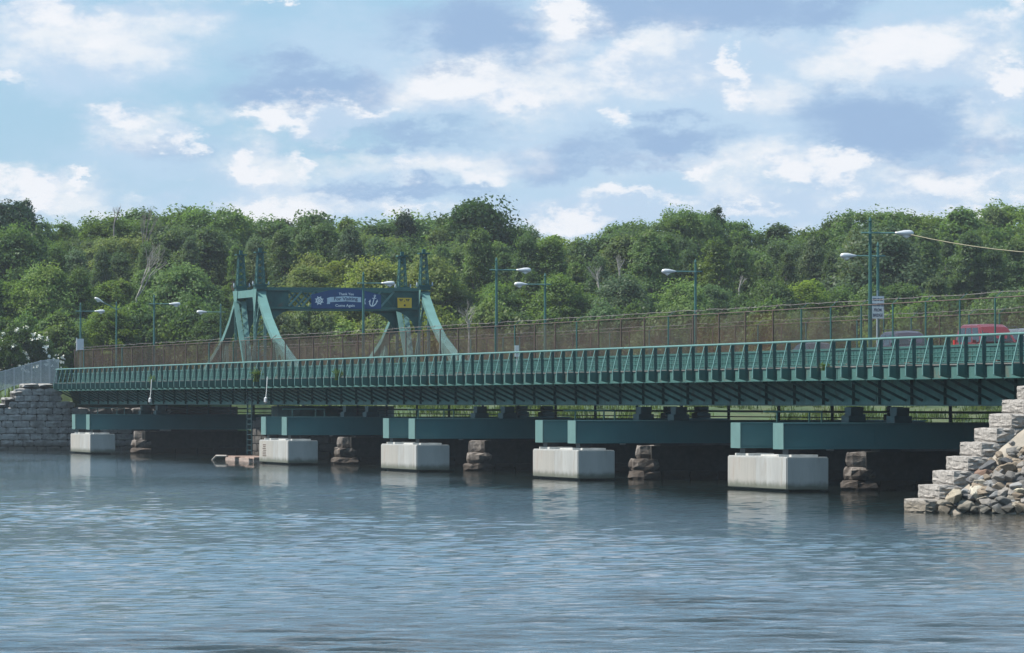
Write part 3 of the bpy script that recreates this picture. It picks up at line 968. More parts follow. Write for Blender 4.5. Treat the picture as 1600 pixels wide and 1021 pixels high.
aframe(UT0, 'left green A-frame tower with two lattice spires, nearer side of the bridge')
aframe(UT1, 'right green A-frame tower with two lattice spires, farther side of the bridge')
def portal(q, label):
    t = bthing('portal_beam', label, 'portal beam', q, 0, 0, 'portal beams between the towers')
    a, b = UT0 + .5, UT1 - .5
    c = MB(); c.box(-.3, .3, a, b, 13.06, 13.3); c.build('top_chord', steel, t)
    c = MB(); c.box(-.3, .3, a, b, 11.62, 11.8); c.build('bottom_chord', steel, t)
    c = MB(); c.box(.06, .10, a, a + 1.75, 11.5, 13.05); c.build('end_plate', steel_dull, t)
    c = MB(); c.box(.06, .10, b - 1.9, b, 11.5, 13.05); c.build('end_plate', steel_dull, t)
    for s, e in ((1, a), (-1, b)):
        g = MB()
        pts = [(e, 11.6), (e + s * 2.4, 11.6)] + [(e + s * (2.4 - 2.2 * math.sin(k * math.pi / 12)), 11.6 - 1.8 * (1 - math.cos(k * math.pi / 12))) for k in range(1, 7)] + [(e, 9.8)]
        g.prism(pts, 'x', .04, .08); g.build('knee_bracket', steel_dull, t)
    x = a + 1.75
    n = 8
    stp = (b - 1.9 - x) / n
    for k in range(n):
        d = MB(); d.bar((.12, x + k * stp, 11.85), (.12, x + (k + 1) * stp, 13.02), .14, .08, (1, 0, 0)); d.build('lattice_bar', steel_pale, t)
        d = MB(); d.bar((-.12, x + k * stp, 13.02), (-.12, x + (k + 1) * stp, 11.85), .14, .08, (1, 0, 0)); d.build('lattice_bar', steel, t)
    return t
PF = TQ + 3.6
portal(PF, 'green lattice portal beam carrying the blue banner between the towers')
portal(TQ - 3.6, 'green lattice portal beam half hidden behind the blue banner')

# ---------------------------------------------------------------- signs
def text_mesh(body, size, mat, bold=0.0, sx=1.0):
    cu = bpy.data.curves.new('lettering', 'FONT')
    cu.body = body; cu.size = size; cu.align_x = 'CENTER'; cu.align_y = 'CENTER'; cu.extrude = .006; cu.offset = bold
    o = bpy.data.objects.new('lettering', cu); COL.objects.link(o)
    dg = bpy.context.evaluated_depsgraph_get(); dg.update()
    me = bpy.data.meshes.new_from_object(o.evaluated_get(dg))
    bpy.data.objects.remove(o); bpy.data.curves.remove(cu)
    me.materials.clear(); me.materials.append(mat)
    for v in me.vertices:
        x, y, z = v.co
        v.co = (z, x * sx, y)                      # stands facing +q, reading along +u
    return me
def lettering(body, size, mat, parent, y, z, bold=0.0, sx=1.0, lift=.03):
    me = text_mesh(body, size, mat, bold, sx)
    return put('lettering', me, parent, (lift, y, z))
# blue banner
bn = bthing('banner_sign', 'blue painted banner with ship wheel, pale ribbon and anchor on the portal beam', 'sign', PF + .45, 10.27, 11.66)
Wd = 5.55
pl = MB(); pl.prism([(0, 0), (Wd, 0), (Wd, 1.08), (Wd * .75, 1.42), (Wd * .5, 1.6), (Wd * .25, 1.42), (0, 1.08)], 'x', -.05, .02)
pl.build('sign_board', navy, bn)
rm = MB()
rib = [(1.25, .42), (1.5, .5), (2.6, .56), (Wd * .5, .575), (Wd - 2.6, .56), (Wd - 1.6, .5)]
top = [(y, z + .40) for y, z in rib]
rm.prism(rib + top[::-1], 'x', .022, .034)
rm.prism([(1.22, .36), (1.48, .36), (1.48, .74), (1.22, .80), (1.28, .58)], 'x', .022, .030)
rm.prism([(Wd - 1.22, .36), (Wd - 1.48, .36), (Wd - 1.48, .74), (Wd - 1.22, .80), (Wd - 1.28, .58)], 'x', .022, .030)
rm.build('ribbon', ribbon_mat, bn)
lettering('Thank You', .27, letter_white, bn, Wd * .5, 1.13, .004)
lettering('For Visiting', .36, letter_dark, bn, Wd * .5 - .05, .76, .008, 1.15, .042)
lettering('Come Again', .27, letter_white, bn, Wd * .5 - .1, .24, .004, 1.15)
wh = MB()
cy, cz = .62, .62
def ring(mb, cy, cz, r0, r1, x0, x1, n=20):
    for k in range(n):
        a, b = 2 * math.pi * k / n, 2 * math.pi * (k + 1) / n
        mb.prism([(cy + r0 * math.cos(a), cz + r0 * math.sin(a)), (cy + r1 * math.cos(a), cz + r1 * math.sin(a)),
                  (cy + r1 * math.cos(b), cz + r1 * math.sin(b)), (cy + r0 * math.cos(b), cz + r0 * math.sin(b))], 'x', x0, x1)
ring(wh, cy, cz, .19, .27, .022, .034)
ring(wh, cy, cz, .03, .09, .022, .034, 10)
for k in range(8):
    a = 2 * math.pi * (k + .5) / 8
    wh.bar((.03, cy + .08 * math.cos(a), cz + .08 * math.sin(a)), (.03, cy + .36 * math.cos(a), cz + .36 * math.sin(a)), .055, .012, (1, 0, 0))
wh.build('ship_wheel', letter_white, bn)
an = MB()
ca_, za_ = Wd - .62, .58
def sk(y, z):                                       # the anchor leans to the right
    return (ca_ + y + .28 * z, za_ + z)
def abar(y0, z0, y1, z1, w=.07):
    p0, p1 = sk(y0, z0), sk(y1, z1)
    an.bar((.03, *p0), (.03, *p1), w, .012, (1, 0, 0))
abar(0, -.38, 0, .36); abar(-.16, .24, .16, .24, .05)
for s in (-1, 1):
    pts = [(0, -.38), (.14, -.32), (.25, -.18), (.28, .02)]
    for (a, b), (c, d) in zip(pts[:-1], pts[1:]):
        abar(s * a, b, s * c, d, .085)
    p_ = [sk(s * .20, -.04), sk(s * .38, -.04), sk(s * .28, .16)]
    an.prism(p_, 'x', .023, .036)
ring(an, ca_ + .12, za_ + .43, .04, .085, .022, .034, 12)
an.build('anchor', letter_white, bn)
# yellow marker board
ys = bthing('marker_sign', 'yellow rectangular board with dark marks at the right end of the portal beam', 'sign', PF + .45, 17.15, 11.75)
m = MB(); m.box(-.04, .02, 0, 1.12, 0, .78); m.build('sign_board', yellow_sign, ys)
m = MB()
for cx in (.27, .80):
    for dx in (-.09, .09):
        m.prism([(cx + dx - .075, .68), (cx + dx + .075, .68), (cx + dx * .3, .47)], 'x', .022, .032)
ring(m, .535, .52, 0, .04, .022, .032, 8)
ring(m, .56, .20, 0, .085, .022, .032, 12)
m.build('dark_mark', black_paint, ys)

# ---------------------------------------------------------------- lamp posts
def lamp(px, side, label, sign_at=None, tilt=0.0, up=0.0):
    u = 5.95 if side > 0 else 19.33
    q = q_at(px, u)
    t = bthing('street_lamp', label, 'street lamp', q, u, 6.1, 'street lamps on the bridge')
    p_ = MB(); p_.tube([(0, 0, 0), (0, 0, .25), (0, 0, .3), (0, 0, 7.2 + up)], [.16, .16, .115, .075], 8); pole = p_.build('pole', steel, t)
    f_ = MB(); f_.tube([(0, 0, 7.2 + up), (0, 0, 7.28 + up), (0, 0, 7.4 + up), (0, 0, 7.5 + up)], [.05, .09, .06, .01], 8); f_.build('finial', steel, pole)
    za = 6.69 + up
    a = MB(); a.tube([(0, -side * .45, za - tilt * -.1), (0, 0, za), (0, side * 1.45, za + tilt)], .045, 6); a.tube([(0, 0, za - .05), (0, 0, za + .05)], .11, 8)
    arm = a.build('arm', steel_pale, t)
    h = MB()
    pts, rr = [], []
    for k, (yy, r_) in enumerate(((1.3, .05), (1.45, .075), (1.6, .11), (1.8, .155), (2.05, .165), (2.2, .13), (2.27, .05))):
        pts.append((0, side * yy, za + tilt * yy / 1.45)); rr.append(r_)
    h.tube(pts, rr, 10)
    h.build('lamp_head', lamp_metal, arm, smooth=True)
    l = MB(); l.tube([(0, side * 1.72, za - .10 + tilt * 1.2), (0, side * 1.9, za - .17 + tilt * 1.3), (0, side * 2.08, za - .12 + tilt * 1.4)], [.06, .12, .05], 8)
    l.build('lamp_lens', lens_mat, arm, smooth=True)
    return t
lamp_r = lamp(1360, 1, 'tall street lamp at right, arm to the right with a cable hanging from its head')
lamp(776, 1, 'street lamp just right of the towers, arm to the right')
lamp(568, 1, 'street lamp standing in front of the blue banner')
lamp(241, 1, 'street lamp left of the towers, arm to the right')
lamp(126, 1, 'leftmost street lamp, a small box sign on its pole')
lamp(1372, -1, 'street lamp above the fishing sign, arm to the left')
lamp(1087, -1, 'street lamp in the middle of the right half, arm to the left')
lamp(852, -1, 'street lamp facing the one right of the towers, arm to the left')
lamp(345, -1, 'street lamp half hidden behind the left tower, arm to the left')
lamp(182, -1, 'crooked street lamp near the left end, arm rising to the left', tilt=.75, up=1.2)
# cables
def cable(name, p0, p1, sag, label, r=.022):
    pts = []
    for k in range(25):
        f = k / 24
        p_ = Vector(p0).lerp(Vector(p1), f); p_.z -= sag * 4 * f * (1 - f)
        pts.append(p_ - Vector(p0))
    m = MB(); m.tube(pts, r, 5)
    return tag(m.build(name, cable_mat, None, Vector(p0)), label, 'cable')
ql = q_at(1360, 5.95)
cable('cable', B(ql + .03, 5.95 + 2.1, 12.72), B(ql + 75, 7.2, 13.0), 2.05, 'yellowish cable sagging from the lamp head out past the right edge', .024)
cable('cable', B(q_at(126, 5.95), 8.0, 12.7), B(q_at(182, 19.33), 19.33, 12.0), .25, 'thin wire strung between the two leftmost lamps', .02)

# fishing sign
fs = bthing('fishing_sign', 'white four-line notice board about fishing on a post beside the right lamp', 'sign', q_at(1371, 19.2), 19.2, 6.2)
m = MB(); m.tube([(0, 0, 0), (0, 0, 4.6)], .05, 6); m.build('post', galv, fs)
m = MB(); m.box(.06, .10, -.38, .38, 2.98, 4.28); m.build('sign_board', white_paint, fs)
m = MB()
for a in ((-.38, .38, 2.98, 3.02), (-.38, .38, 4.24, 4.28), (-.38, -.34, 3.02, 4.24), (.34, .38, 3.02, 4.24)):
    m.box(.101, .106, *a)
m.build('sign_border', sign_grey, fs)
for k, (w, sx) in enumerate((('FISHING', .95), ('PROHIBITED', .78), ('FROM', 1.0), ('BRIDGE', 1.0))):
    lettering(w, .245, letter_dark, fs, 0, 4.07 - k * .30, .006, sx * .72, .112)
# small box sign on the leftmost lamp
bs_ = bthing('box_sign', 'small grey box sign fixed low on the leftmost lamp pole', 'sign', q_at(126, 5.95) + .2, 5.7, 9.2)
m = MB(); m.box(0, .12, -.15, .5, 0, 1.05); m.build('sign_box', sign_grey, bs_)
m = MB(); m.box(-.05, -.002, -.2, -.1, -.1, 1.15); m.build('bracket', galv, bs_)
ms = bthing('marker_post', 'short white marker post behind the railing right of the towers', 'marker post', q_at(808, 4.9), 4.9, 6.15)
m = MB(); m.tube([(0, 0, 0), (0, 0, 1.2)], .03, 6); m.build('post', galv, ms)
m = MB(); m.box(-.02, .02, -.13, .13, 1.05, 1.75); m.build('plate', white_paint, ms)
m = MB(); m.box(.021, .026, -.08, .08, 1.2, 1.42); m.build('dark_mark', sign_grey, ms)

# navigation lamps hung below the railing
for px, lb in ((237, 'white navigation lamp on a pipe hanging below the railing, left one'), (418, 'white navigation lamp on a pipe hanging below the railing, above the raft')):
    t = bthing('navigation_lamp', lb, 'lamp', q_at(px, 3.6), 3.6, 0, 'navigation lamps under the railing')
    m = MB(); m.tube([(0, 0, 6.3), (0, -.06, 5.2), (0, -.12, 4.75)], .035, 6); m.build('pipe', white_paint, t)
    m = MB(); m.tube([(0, -.12, 4.78), (0, -.12, 4.7), (0, -.12, 4.42), (0, -.12, 4.32)], [.06, .13, .14, .05], 8); m.build('lamp_body', lamp_metal, t)

# silver fence on the left wing wall
sf = bthing('metal_fence', 'silver grey vertical-bar fence above the stepped wing wall at far left', 'fence', -223.2, 0, 6.05)
sx0, sx1 = -1.3, 4.5
for k in range(8):
    u = sx0 + (sx1 - sx0) * k / 7
    base = 0 if u > 1 else -.35 * (1 - u)
    top = 2.3 if u > 3.3 else 2.3 - (3.3 - u) * .27
    m = MB(); m.box(-.04, .04, u - .04, u + .04, base - .5, top + .08); m.build('post', galv, sf)
    if k < 7:
        u2 = sx0 + (sx1 - sx0) * (k + 1) / 7
        b2 = 0 if u2 > 1 else -.35 * (1 - u2); t2 = 2.3 if u2 > 3.3 else 2.3 - (3.3 - u2) * .27
        m = MB()
        for j in range(1, 8):
            f = j / 8
            uu = u + (u2 - u) * f
            m.box(-.012, .012, uu - .03, uu + .03, base + (b2 - base) * f + .15, top + (t2 - top) * f)
        m.build('bar_panel', galv, sf)
        m = MB(); m.bar((0, u + .042, top), (0, u2 - .042, t2), .07, .07); m.build('rail', galv, sf)
        m = MB(); m.bar((0, u + .042, base + .15), (0, u2 - .042, b2 + .15), .06, .06); m.build('rail', galv, sf)

# raft of old planks
rf = bthing('raft', 'low floating raft of broken pinkish planks beside a pile cap', 'raft', q_at(390, 3.2), 3.2, .12)
for k in range(2, 9):
    m = MB(); m.box(-7.5 + k * 1.7, -6.0 + k * 1.7 + rnd.uniform(0, .12), -1.1 + rnd.uniform(-.25, .3), 1.3 + rnd.uniform(-.3, .3), .12 + rnd.uniform(-.02, .03), .19 + rnd.uniform(0, .04))
    o = m.build('plank', plank_mat, rf); g = rnd.uniform(.7, 1.3); o.color = (g * 1.05, g * .95, g * .9, 1)
for y in (-.85, .1, 1.0):
    m = MB(); m.box(-4.2, 7.6, y - .13, y + .13, -.3, .115); m.build('float_log', plank_mat, rf)
m = MB(); m.tube([(-4.0, -.9, .2), (-5.0, -1.5, .2), (-5.6, -1.7, -.15)], .09, 6); m.build('loose_pole', dead_bark, rf)

# ---------------------------------------------------------------- cars (local x forward, y to the left)
def car(kind, col, q, u, heading, label, rough=.28):
    paint = material('car_paint_' + kind, col, rough, .25, var=.03, spec=.6)
    S = {'van': dict(L=4.75, Wd=1.95, H=2.05, belt=1.12, hood=1.1, c=[(-2.32, 1.12), (-2.2, 1.92), (-1.8, 2.05), (.35, 2.03), (.75, 1.9), (1.55, 1.16)]),
         'suv': dict(L=4.7, Wd=1.9, H=1.86, belt=1.1, hood=1.1, c=[(-2.25, 1.1), (-1.9, 1.72), (-1.5, 1.84), (.1, 1.86), (.5, 1.76), (1.25, 1.14)]),
         'sedan': dict(L=4.7, Wd=1.8, H=1.43, belt=.94, hood=.92, c=[(-1.75, .95), (-1.05, 1.36), (-.6, 1.43), (.25, 1.42), (.55, 1.36), (1.3, .95)])}[kind]
    t = thing('car', label, 'car', B(q, u, 6.224), ROT + (0 if heading > 0 else math.pi))
    L, w, belt = S['L'] / 2, S['Wd'] / 2, S['belt']
    low = [(-L, .42), (-L + .02, .75), (-L + .12, belt), (L - 1.15, S['hood']), (L - .25, .82), (L, .62), (L - .03, .36), (L - .3, .24), (-L + .2, .24)]
    bm = bmesh.new()
    rings = []
    for y, k, dz in ((-w, .97, 0), (-w * .93, 1, .03), (0, 1.0, .05), (w * .93, 1, .03), (w, .97, 0)):
        rings.append([bm.verts.new((x * k, y, z + (dz if z > .7 else 0))) for x, z in low])
    n = len(low)
    for a, b in zip(rings[:-1], rings[1:]):
        for j in range(n):
            bm.faces.new((a[j], a[(j + 1) % n], b[(j + 1) % n], b[j]))
    bm.faces.new(rings[0]); bm.faces.new(rings[-1][::-1])
    cab = S['c']
    rings = []
    zt = max(z for _, z in cab)
    for s in (-1, -.8, 0, .8, 1):
        rings.append([bm.verts.new((x, s * (w * (.96 - .2 * max(0, (z - belt)) / (zt - belt)) if abs(s) == 1 else w * .82), z + (0 if z < belt + .1 else (.05 * (1 - s * s) - (.03 if abs(s) == 1 else 0))))) for x, z in cab])
    n = len(cab)
    for a, b in zip(rings[:-1], rings[1:]):
        for j in range(n - 1):
            bm.faces.new((a[j], a[j + 1], b[j + 1], b[j]))
    bm.faces.new(rings[0]); bm.faces.new(rings[-1][::-1])
    bmesh.ops.recalc_face_normals(bm, faces=bm.faces)
    me = bpy.data.meshes.new('body'); bm.to_mesh(me); bm.free(); me.materials.append(paint)
    me.polygons.foreach_set('use_smooth', [False] * len(me.polygons))
    put('body', me, t)
    def yside(z):
        return w * (.96 - .2 * (z - belt) / (zt - belt)) + .008
    # windows follow the cabin outline, a few millimetres proud
    top = zt - .16; bot = belt + .06
    def xs_at(z, rear):
        pts = cab if rear else cab[::-1]
        for (x0, z0), (x1, z1) in zip(pts[:-1], pts[1:]):
            if (z0 - z) * (z1 - z) <= 0 and abs(z1 - z0) > 1e-6:
                return x0 + (x1 - x0) * (z - z0) / (z1 - z0)
        return pts[0][0]
    rb, rt, fb_, ft = xs_at(bot, True) + .16, xs_at(top, True) + .2, xs_at(bot, False) - .16, xs_at(top, False) - .12
    cuts = [0, .34, .66, 1] if kind != 'sedan' else [0, .48, 1]
    for s in (-1, 1):
        for a, b in zip(cuts[:-1], cuts[1:]):
            p0 = rb + (fb_ - rb) * (a + .025); p1 = rb + (fb_ - rb) * (b - .025)
            t0 = rt + (ft - rt) * (a + .025); t1 = rt + (ft - rt) * (b - .025)
            m = MB()
            y0, y1 = s * yside(bot), s * yside(top)
            q_ = [(p0, y0, bot), (p1, y0, bot), (t1, y1, top), (t0, y1, top)]
            m.hexa([(x, y - s * .03, z) for x, y, z in q_] + q_)
            m.build('side_window', glass_dark, t)
    for rear in (True, False):
        m = MB()
        xb, xt = xs_at(bot, rear), xs_at(top, rear)
        sg = -1 if rear else 1
        yb, yt = yside(bot) * .84, yside(top) * .84
        q_ = [(xb + sg * .012, -yb, bot), (xb + sg * .012, yb, bot), (xt + sg * .012, yt, top), (xt + sg * .012, -yt, top)]
        m.hexa([(x - sg * .05, y, z) for x, y, z in q_] + q_)
        m.build('rear_window' if rear else 'windscreen', glass_dark, t)
    for s in (-1, 1):
        m = MB()
        if kind == 'van':
            m.box(-L - .03, -L + .2, s * w * .93 - .1, s * w * .93 + .08, .85, 1.3)
        else:
            m.box(-L - .03, -L + .18, s * w * .8 - .16, s * w * .8 + .16, .72, .95)
        m.build('tail_light', glass_red, t)
        m = MB(); m.box(L - .32, L - .04, s * w * .75 - .2, s * w * .75 + .2, .62, .78); m.build('headlight', lens_mat, t)
        m = MB(); m.box(.85, 1.05, s * (w + .02) - .02, s * (w + .22) - .02, belt, belt + .16); m.build('mirror', paint, t)
        for x in (-1.42, 1.42):
            m = MB(); m.tube([(x, s * (w - .22), .33), (x, s * (w + .01), .33)], .33, 16); wh_ = m.build('wheel', tyre_mat, t)
            m = MB(); m.tube([(x, s * (w + .011), .33), (x, s * (w + .03), .33)], .2, 12); m.build('rim', galv, wh_)
        if kind == 'suv':
            m = MB(); m.tube([(-1.6, s * .72, zt + .03), (-1.5, s * .72, zt + .1), (.1, s * .72, zt + .11), (.25, s * .72, zt + .03)], .025, 6); m.build('roof_rail', black_paint, t)
    m = MB(); m.box(-L - .06, -L + .15, -w * .9, w * .9, .36, .62); m.build('bumper', paint, t)
    return t
car('van', (.20, .026, .038), 3.5, 12.6, 1, 'red van with dark rear window driving on the bridge at far right')
car('suv', (.06, .05, .07), -8.4, 12.4, 1, 'dark purple-black sport utility car with roof rails, left of the red van')
car('sedan', (.03, .035, .05), -23.0, 12.2, 1, 'low dark sedan showing only its roof, leftmost of the cars')
c_ = car('suv', (.18, .185, .2), 2.4, 15.2, 1, 'grey car peeping out behind the red van at the right edge')

# ---------------------------------------------------------------- rubble rocks on the right bank
def rock_mesh(seed):
    r = random.Random(seed)
    bm = bmesh.new()
    for _ in range(20):
        v = Vector((r.gauss(0, 1), r.gauss(0, 1), r.gauss(0, 1))).normalized() * r.uniform(.45, .54)
        bm.verts.new((v.x * 1.2, v.y * .95, v.z * .75))
    res = bmesh.ops.convex_hull(bm, input=bm.verts[:])
    for g in list(bm.verts):
        if not g.link_faces:
            bm.verts.remove(g)
    bmesh.ops.bevel(bm, geom=[e for e in bm.edges], offset=.03, segments=1, affect='EDGES', clamp_overlap=True)
    bmesh.ops.recalc_face_normals(bm, faces=bm.faces)
    me = bpy.data.meshes.new('boulder'); bm.to_mesh(me); bm.free()
    me.materials.append(rock_mat)
    return me
rocks = [rock_mesh(100 + k) for k in range(16)]
def put_rock(q, u, s, col, label, lift=.0, group='rubble rocks heaped on the right bank'):
    z = float(bank_h(q, u))
    o = put('boulder', rnd.choice(rocks), None, B(q, u, max(z, -.12) + s * .16 + lift))
    o.scale = (s * rnd.uniform(.9, 1.35), s * rnd.uniform(.85, 1.2), s * rnd.uniform(.8, 1.1))
    o.rotation_euler = (rnd.uniform(-.5, .5), rnd.uniform(-.5, .5), rnd.uniform(0, 6.28))
    o.color = (*col, 1)
    return tag(o, label, 'rock', group)
def px_to_bank(px, py):                              # where a line of sight meets the rubble slope
    d = Vector(((px - 800) / FPX, 1, (630 - py) / FPX)); p0 = Vector((0, 0, CAM_H))
    for k in range(4000):
        Y = 190 + k * .01
        P = p0 + d * Y
        q, u = qu(P.x, P.y)
        if 55.15 < q < 63 and P.z <= max(float(bank_h(q, u)), 0.0):
            return q, u
    return None
GREY, WARM, PALE, DARK, RED = (.145, .136, .124), (.215, .17, .125), (.27, .24, .195), (.075, .075, .078), (.20, .125, .09)
big = [(1493, 783, .98, (.33, .285, .215), 'broad tan boulder at the waterline beside the lowest step'), (1532, 777, .85, (.46, .42, .34), 'cream pale boulder at the waterline among grey rocks'),
       (1512, 783, .7, DARK, 'dark rounded boulder between the tan and cream boulders'), (1537, 747, .8, RED, 'reddish brown rounded boulder in the middle of the rubble'),
       (1557, 768, .75, GREY, 'grey square boulder just above the cream boulder'), (1592, 776, .8, (.48, .43, .33), 'cream boulder at the right edge of the rubble'),
       (1572, 785, .6, (.06, .065, .065), 'black rounded boulder low in the rubble'), (1483, 768, .65, PALE, 'pale blocky boulder leaning on the second step'),
       (1512, 752, .62, (.31, .31, .30), 'flat grey slab leaning at the foot of the fourth step'), (1562, 742, .75, (.18, .175, .17), 'dark grey angular boulder right of the reddish one')]
for px, py, s, col, lb in big:
    h = px_to_bank(px, py)
    if h:
        put_rock(h[0], h[1], s, col, lb)
heap = []
LAND = [(1493, 783, 'the broad tan boulder'), (1532, 777, 'the cream boulder'), (1537, 747, 'the reddish brown boulder'), (1557, 768, 'the grey square boulder'), (1592, 776, 'the cream boulder at the right edge'),
        (1562, 742, 'the dark angular boulder'), (1512, 752, 'the flat leaning slab'), (1483, 768, 'the pale blocky boulder'), (1600, 735, 'the right edge of the bank'), (1565, 705, 'the sandy slope')]
zones = [('low', 0, 'rough grey and tan rubble rock at the water edge of the right bank'), ('mid', 1, 'rough grey and tan rubble rock halfway up the right bank'), ('high', 2, 'small grey rubble rock high on the right bank')]
for k in range(280):
    px = rnd.uniform(1470, 1612); py = rnd.uniform(690, 803)
    lim = 800 - (px - 1462) * 1.12
    if py < lim + (14 if py < 745 else 0) or (py < 708 and rnd.random() < .75):
        continue
    h = px_to_bank(px, py)
    if not h:
        continue
    s = rnd.uniform(.36, .8) * (.62 if py < 730 else 1)
    c0_ = rnd.choice([GREY, WARM, WARM, PALE, DARK, (.24, .235, .23), (.22, .2, .18)])
    g = rnd.uniform(.8, 1.25)
    shade = {GREY: 'grey', WARM: 'tan', PALE: 'pale', DARK: 'dark'}.get(c0_, 'brownish grey')
    sz = 'large' if s > .72 else ('middling' if s > .5 else 'small')
    lm = min(LAND, key=lambda a: (a[0] - px) ** 2 + (a[1] - py) ** 2)
    dx, dy = px - lm[0], py - lm[1]
    rel = ('right of' if dx > 0 else 'left of') if abs(dx) > abs(dy) else ('below' if dy > 0 else 'above')
    rock_label = sz + ' ' + shade + ' rubble rock ' + rel + ' ' + lm[2]
    z_ = 0 if py > 775 else (1 if py > 725 else 2)
    o = put_rock(h[0], h[1], s, tuple(c * g for c in c0_), rock_label, 0, 'rubble rocks ' + zones[z_][0] + ' on the right bank')
    heap.append((px, py, o))

# the same rubble goes on along the bank past the right edge of the picture
rest = bmesh.new()
r2 = random.Random(77)
for k in range(420):
    u = r2.uniform(-5.2, 5.0)
    q = r2.uniform(56.2, 64)
    z = float(bank_h(q, u))
    if z < -.1 or (z > 3.9 and r2.random() < .6):
        continue
    x_px = 800 + FPX * B(q, u).x / B(q, u).y
    if x_px < 1618:
        continue
    s = r2.uniform(.4, .85)
    M = Matrix.Translation(B(q, u, z + s * .16)) @ Matrix.Rotation(r2.uniform(0, 6.28), 4, 'Z') @ Matrix.Rotation(r2.uniform(-.5, .5), 4, 'X') @ Matrix.Scale(s, 4)
    n0 = len(rest.verts)
    rest.from_mesh(r2.choice(rocks))
    rest.verts.ensure_lookup_table()
    bmesh.ops.transform(rest, matrix=M, verts=rest.verts[n0:])
rest_me = bpy.data.meshes.new('rubble'); rest.to_mesh(rest_me); rest.free()
rest_me.materials.append(rock_mat)
ro = stuff(put('rubble', rest_me)); ro.color = (.18, .16, .14, 1)

same = {}
for px, py, o in heap:
    same.setdefault(o['label'], []).append((px, py, o))
for lst in same.values():                             # rocks that still read alike: tell them apart by place
    lst.sort(key=lambda a: a[0])
    if len(lst) == 2:
        w_ = ['left-hand', 'right-hand']
    elif len(lst) == 3:
        w_ = ['left-hand', 'middle', 'right-hand']
    elif len(lst) > 3:
        w_ = ['leftmost'] + [n_ + ' from left,' for n_ in ('second', 'third', 'fourth', 'fifth', 'sixth', 'seventh', 'eighth', 'ninth', 'tenth')][:len(lst) - 2] + ['rightmost']
    else:
        continue
    for k_, (_, _, o) in enumerate(lst):
        o['label'] = w_[k_] + ' ' + o['label']

# ---------------------------------------------------------------- leaves
def leaf_cloud(seed, clumps, per, size, flat=.75):
    rs = np.random.RandomState(seed)
    C = np.array([c[:3] for c in clumps]); Rr = np.array([c[3] for c in clumps])
    n = len(clumps) * per
    ci = np.repeat(np.arange(len(clumps)), per)
    d = rs.normal(size=(n, 3)); d /= np.linalg.norm(d, axis=1)[:, None]
    low = d[:, 2] < -.25
    d[low, 2] *= -.6
    d /= np.linalg.norm(d, axis=1)[:, None]
    rad = Rr[ci] * (1.22 - .95 * rs.rand(n) ** 1.5)
    st = np.stack([rs.uniform(.7, 1.5, len(clumps)), rs.uniform(.7, 1.5, len(clumps)), rs.uniform(.7, 1.7, len(clumps))], 1)
    P = C[ci] + d * rad[:, None] * st[ci] * np.array([1, 1, flat + .2])
    nrm = d * .55 + rs.normal(size=(n, 3)) * .45 + np.array([-.25, -.1, .5])
    nrm /= np.linalg.norm(nrm, axis=1)[:, None]
    t = np.cross(nrm, rs.normal(size=(n, 3))); t /= np.linalg.norm(t, axis=1)[:, None]
    b = np.cross(nrm, t)
    s = size * (.55 + .9 * rs.rand(n))
    a = (t * s[:, None]); e = b * (s * .62)[:, None]
    V = np.stack([P - a, P - e, P + a, P + e], 1).reshape(-1, 3)
    F = np.arange(n * 4).reshape(n, 4)
    return V, F
def tree_proto(name, seed, H, Wd, trunk_h, nc, per, size, shape='round', gap=.0):
    rs = random.Random(seed)
    clumps = []
    k = 0
    while len(clumps) < nc and k < 4000:
        k += 1
        f = rs.random()
        if shape == 'round':
            prof = math.sin(math.pi * (.12 + .84 * f)) ** .7
        elif shape == 'tall':
            prof = math.sin(math.pi * (.18 + .78 * f)) ** .8 * .85
        elif shape == 'umbrella':
            f = f ** .55; prof = .35 + .65 * math.sin(math.pi * min(1, .15 + .72 * f))
        else:
            prof = math.sqrt(max(0, 1 - f ** 2.2))
        a = rs.uniform(0, 2 * math.pi)
        rr = Wd / 2 * prof * math.sqrt(rs.uniform(.12, 1))
        r = rs.uniform(.045, .095) * Wd * (1.1 if shape != 'umbrella' else .95)
        z = trunk_h + (H - trunk_h) * f - r * .5
        c = (math.cos(a) * rr, math.sin(a) * rr, z, r)
        if any((c[0] - o[0]) ** 2 + (c[1] - o[1]) ** 2 + (c[2] - o[2]) ** 2 < ((c[3] + o[3]) * gap) ** 2 for o in clumps):
            continue
        clumps.append(c if len(clumps) % 5 < (4 if shape == 'umbrella' else 3) or shape == 'dome' else (c[0] * .9, c[1] * .9, c[2] * .98, c[3] * rs.uniform(1.4, 1.95)))
    V, F = leaf_cloud(seed, clumps, per, size)
    crown = np_mesh('crown', V, F, leaf_mat)
    tr = MB()
    lean = Vector((rs.uniform(-.4, .4), rs.uniform(-.4, .4), 0))
    mid = lean * .5 + Vector((0, 0, trunk_h + (H - trunk_h) * .25)); top = lean + Vector((0, 0, H * .86))
    r0 = H * .016 + .05
    tr.tube([(0, 0, -.6), (0, 0, .3), tuple(mid), tuple(top)], [r0 * 1.5, r0, r0 * .72, r0 * .15], 7)
    for c in rs.sample(clumps, min(len(clumps), 12)):
        f = rs.uniform(.15, .85)
        a = mid.lerp(top, f * .8)
        b = Vector(c[:3])
        m_ = a.lerp(b, .5) + Vector((0, 0, -.05 * (a - b).length))
        tr.tube([tuple(a), tuple(m_), tuple(b)], [r0 * .4 * (1 - f * .5), r0 * .25, r0 * .07], 5)
    return dict(crown=crown, trunk=tr.mesh('trunk', bark), H=H, W=Wd, n=0)
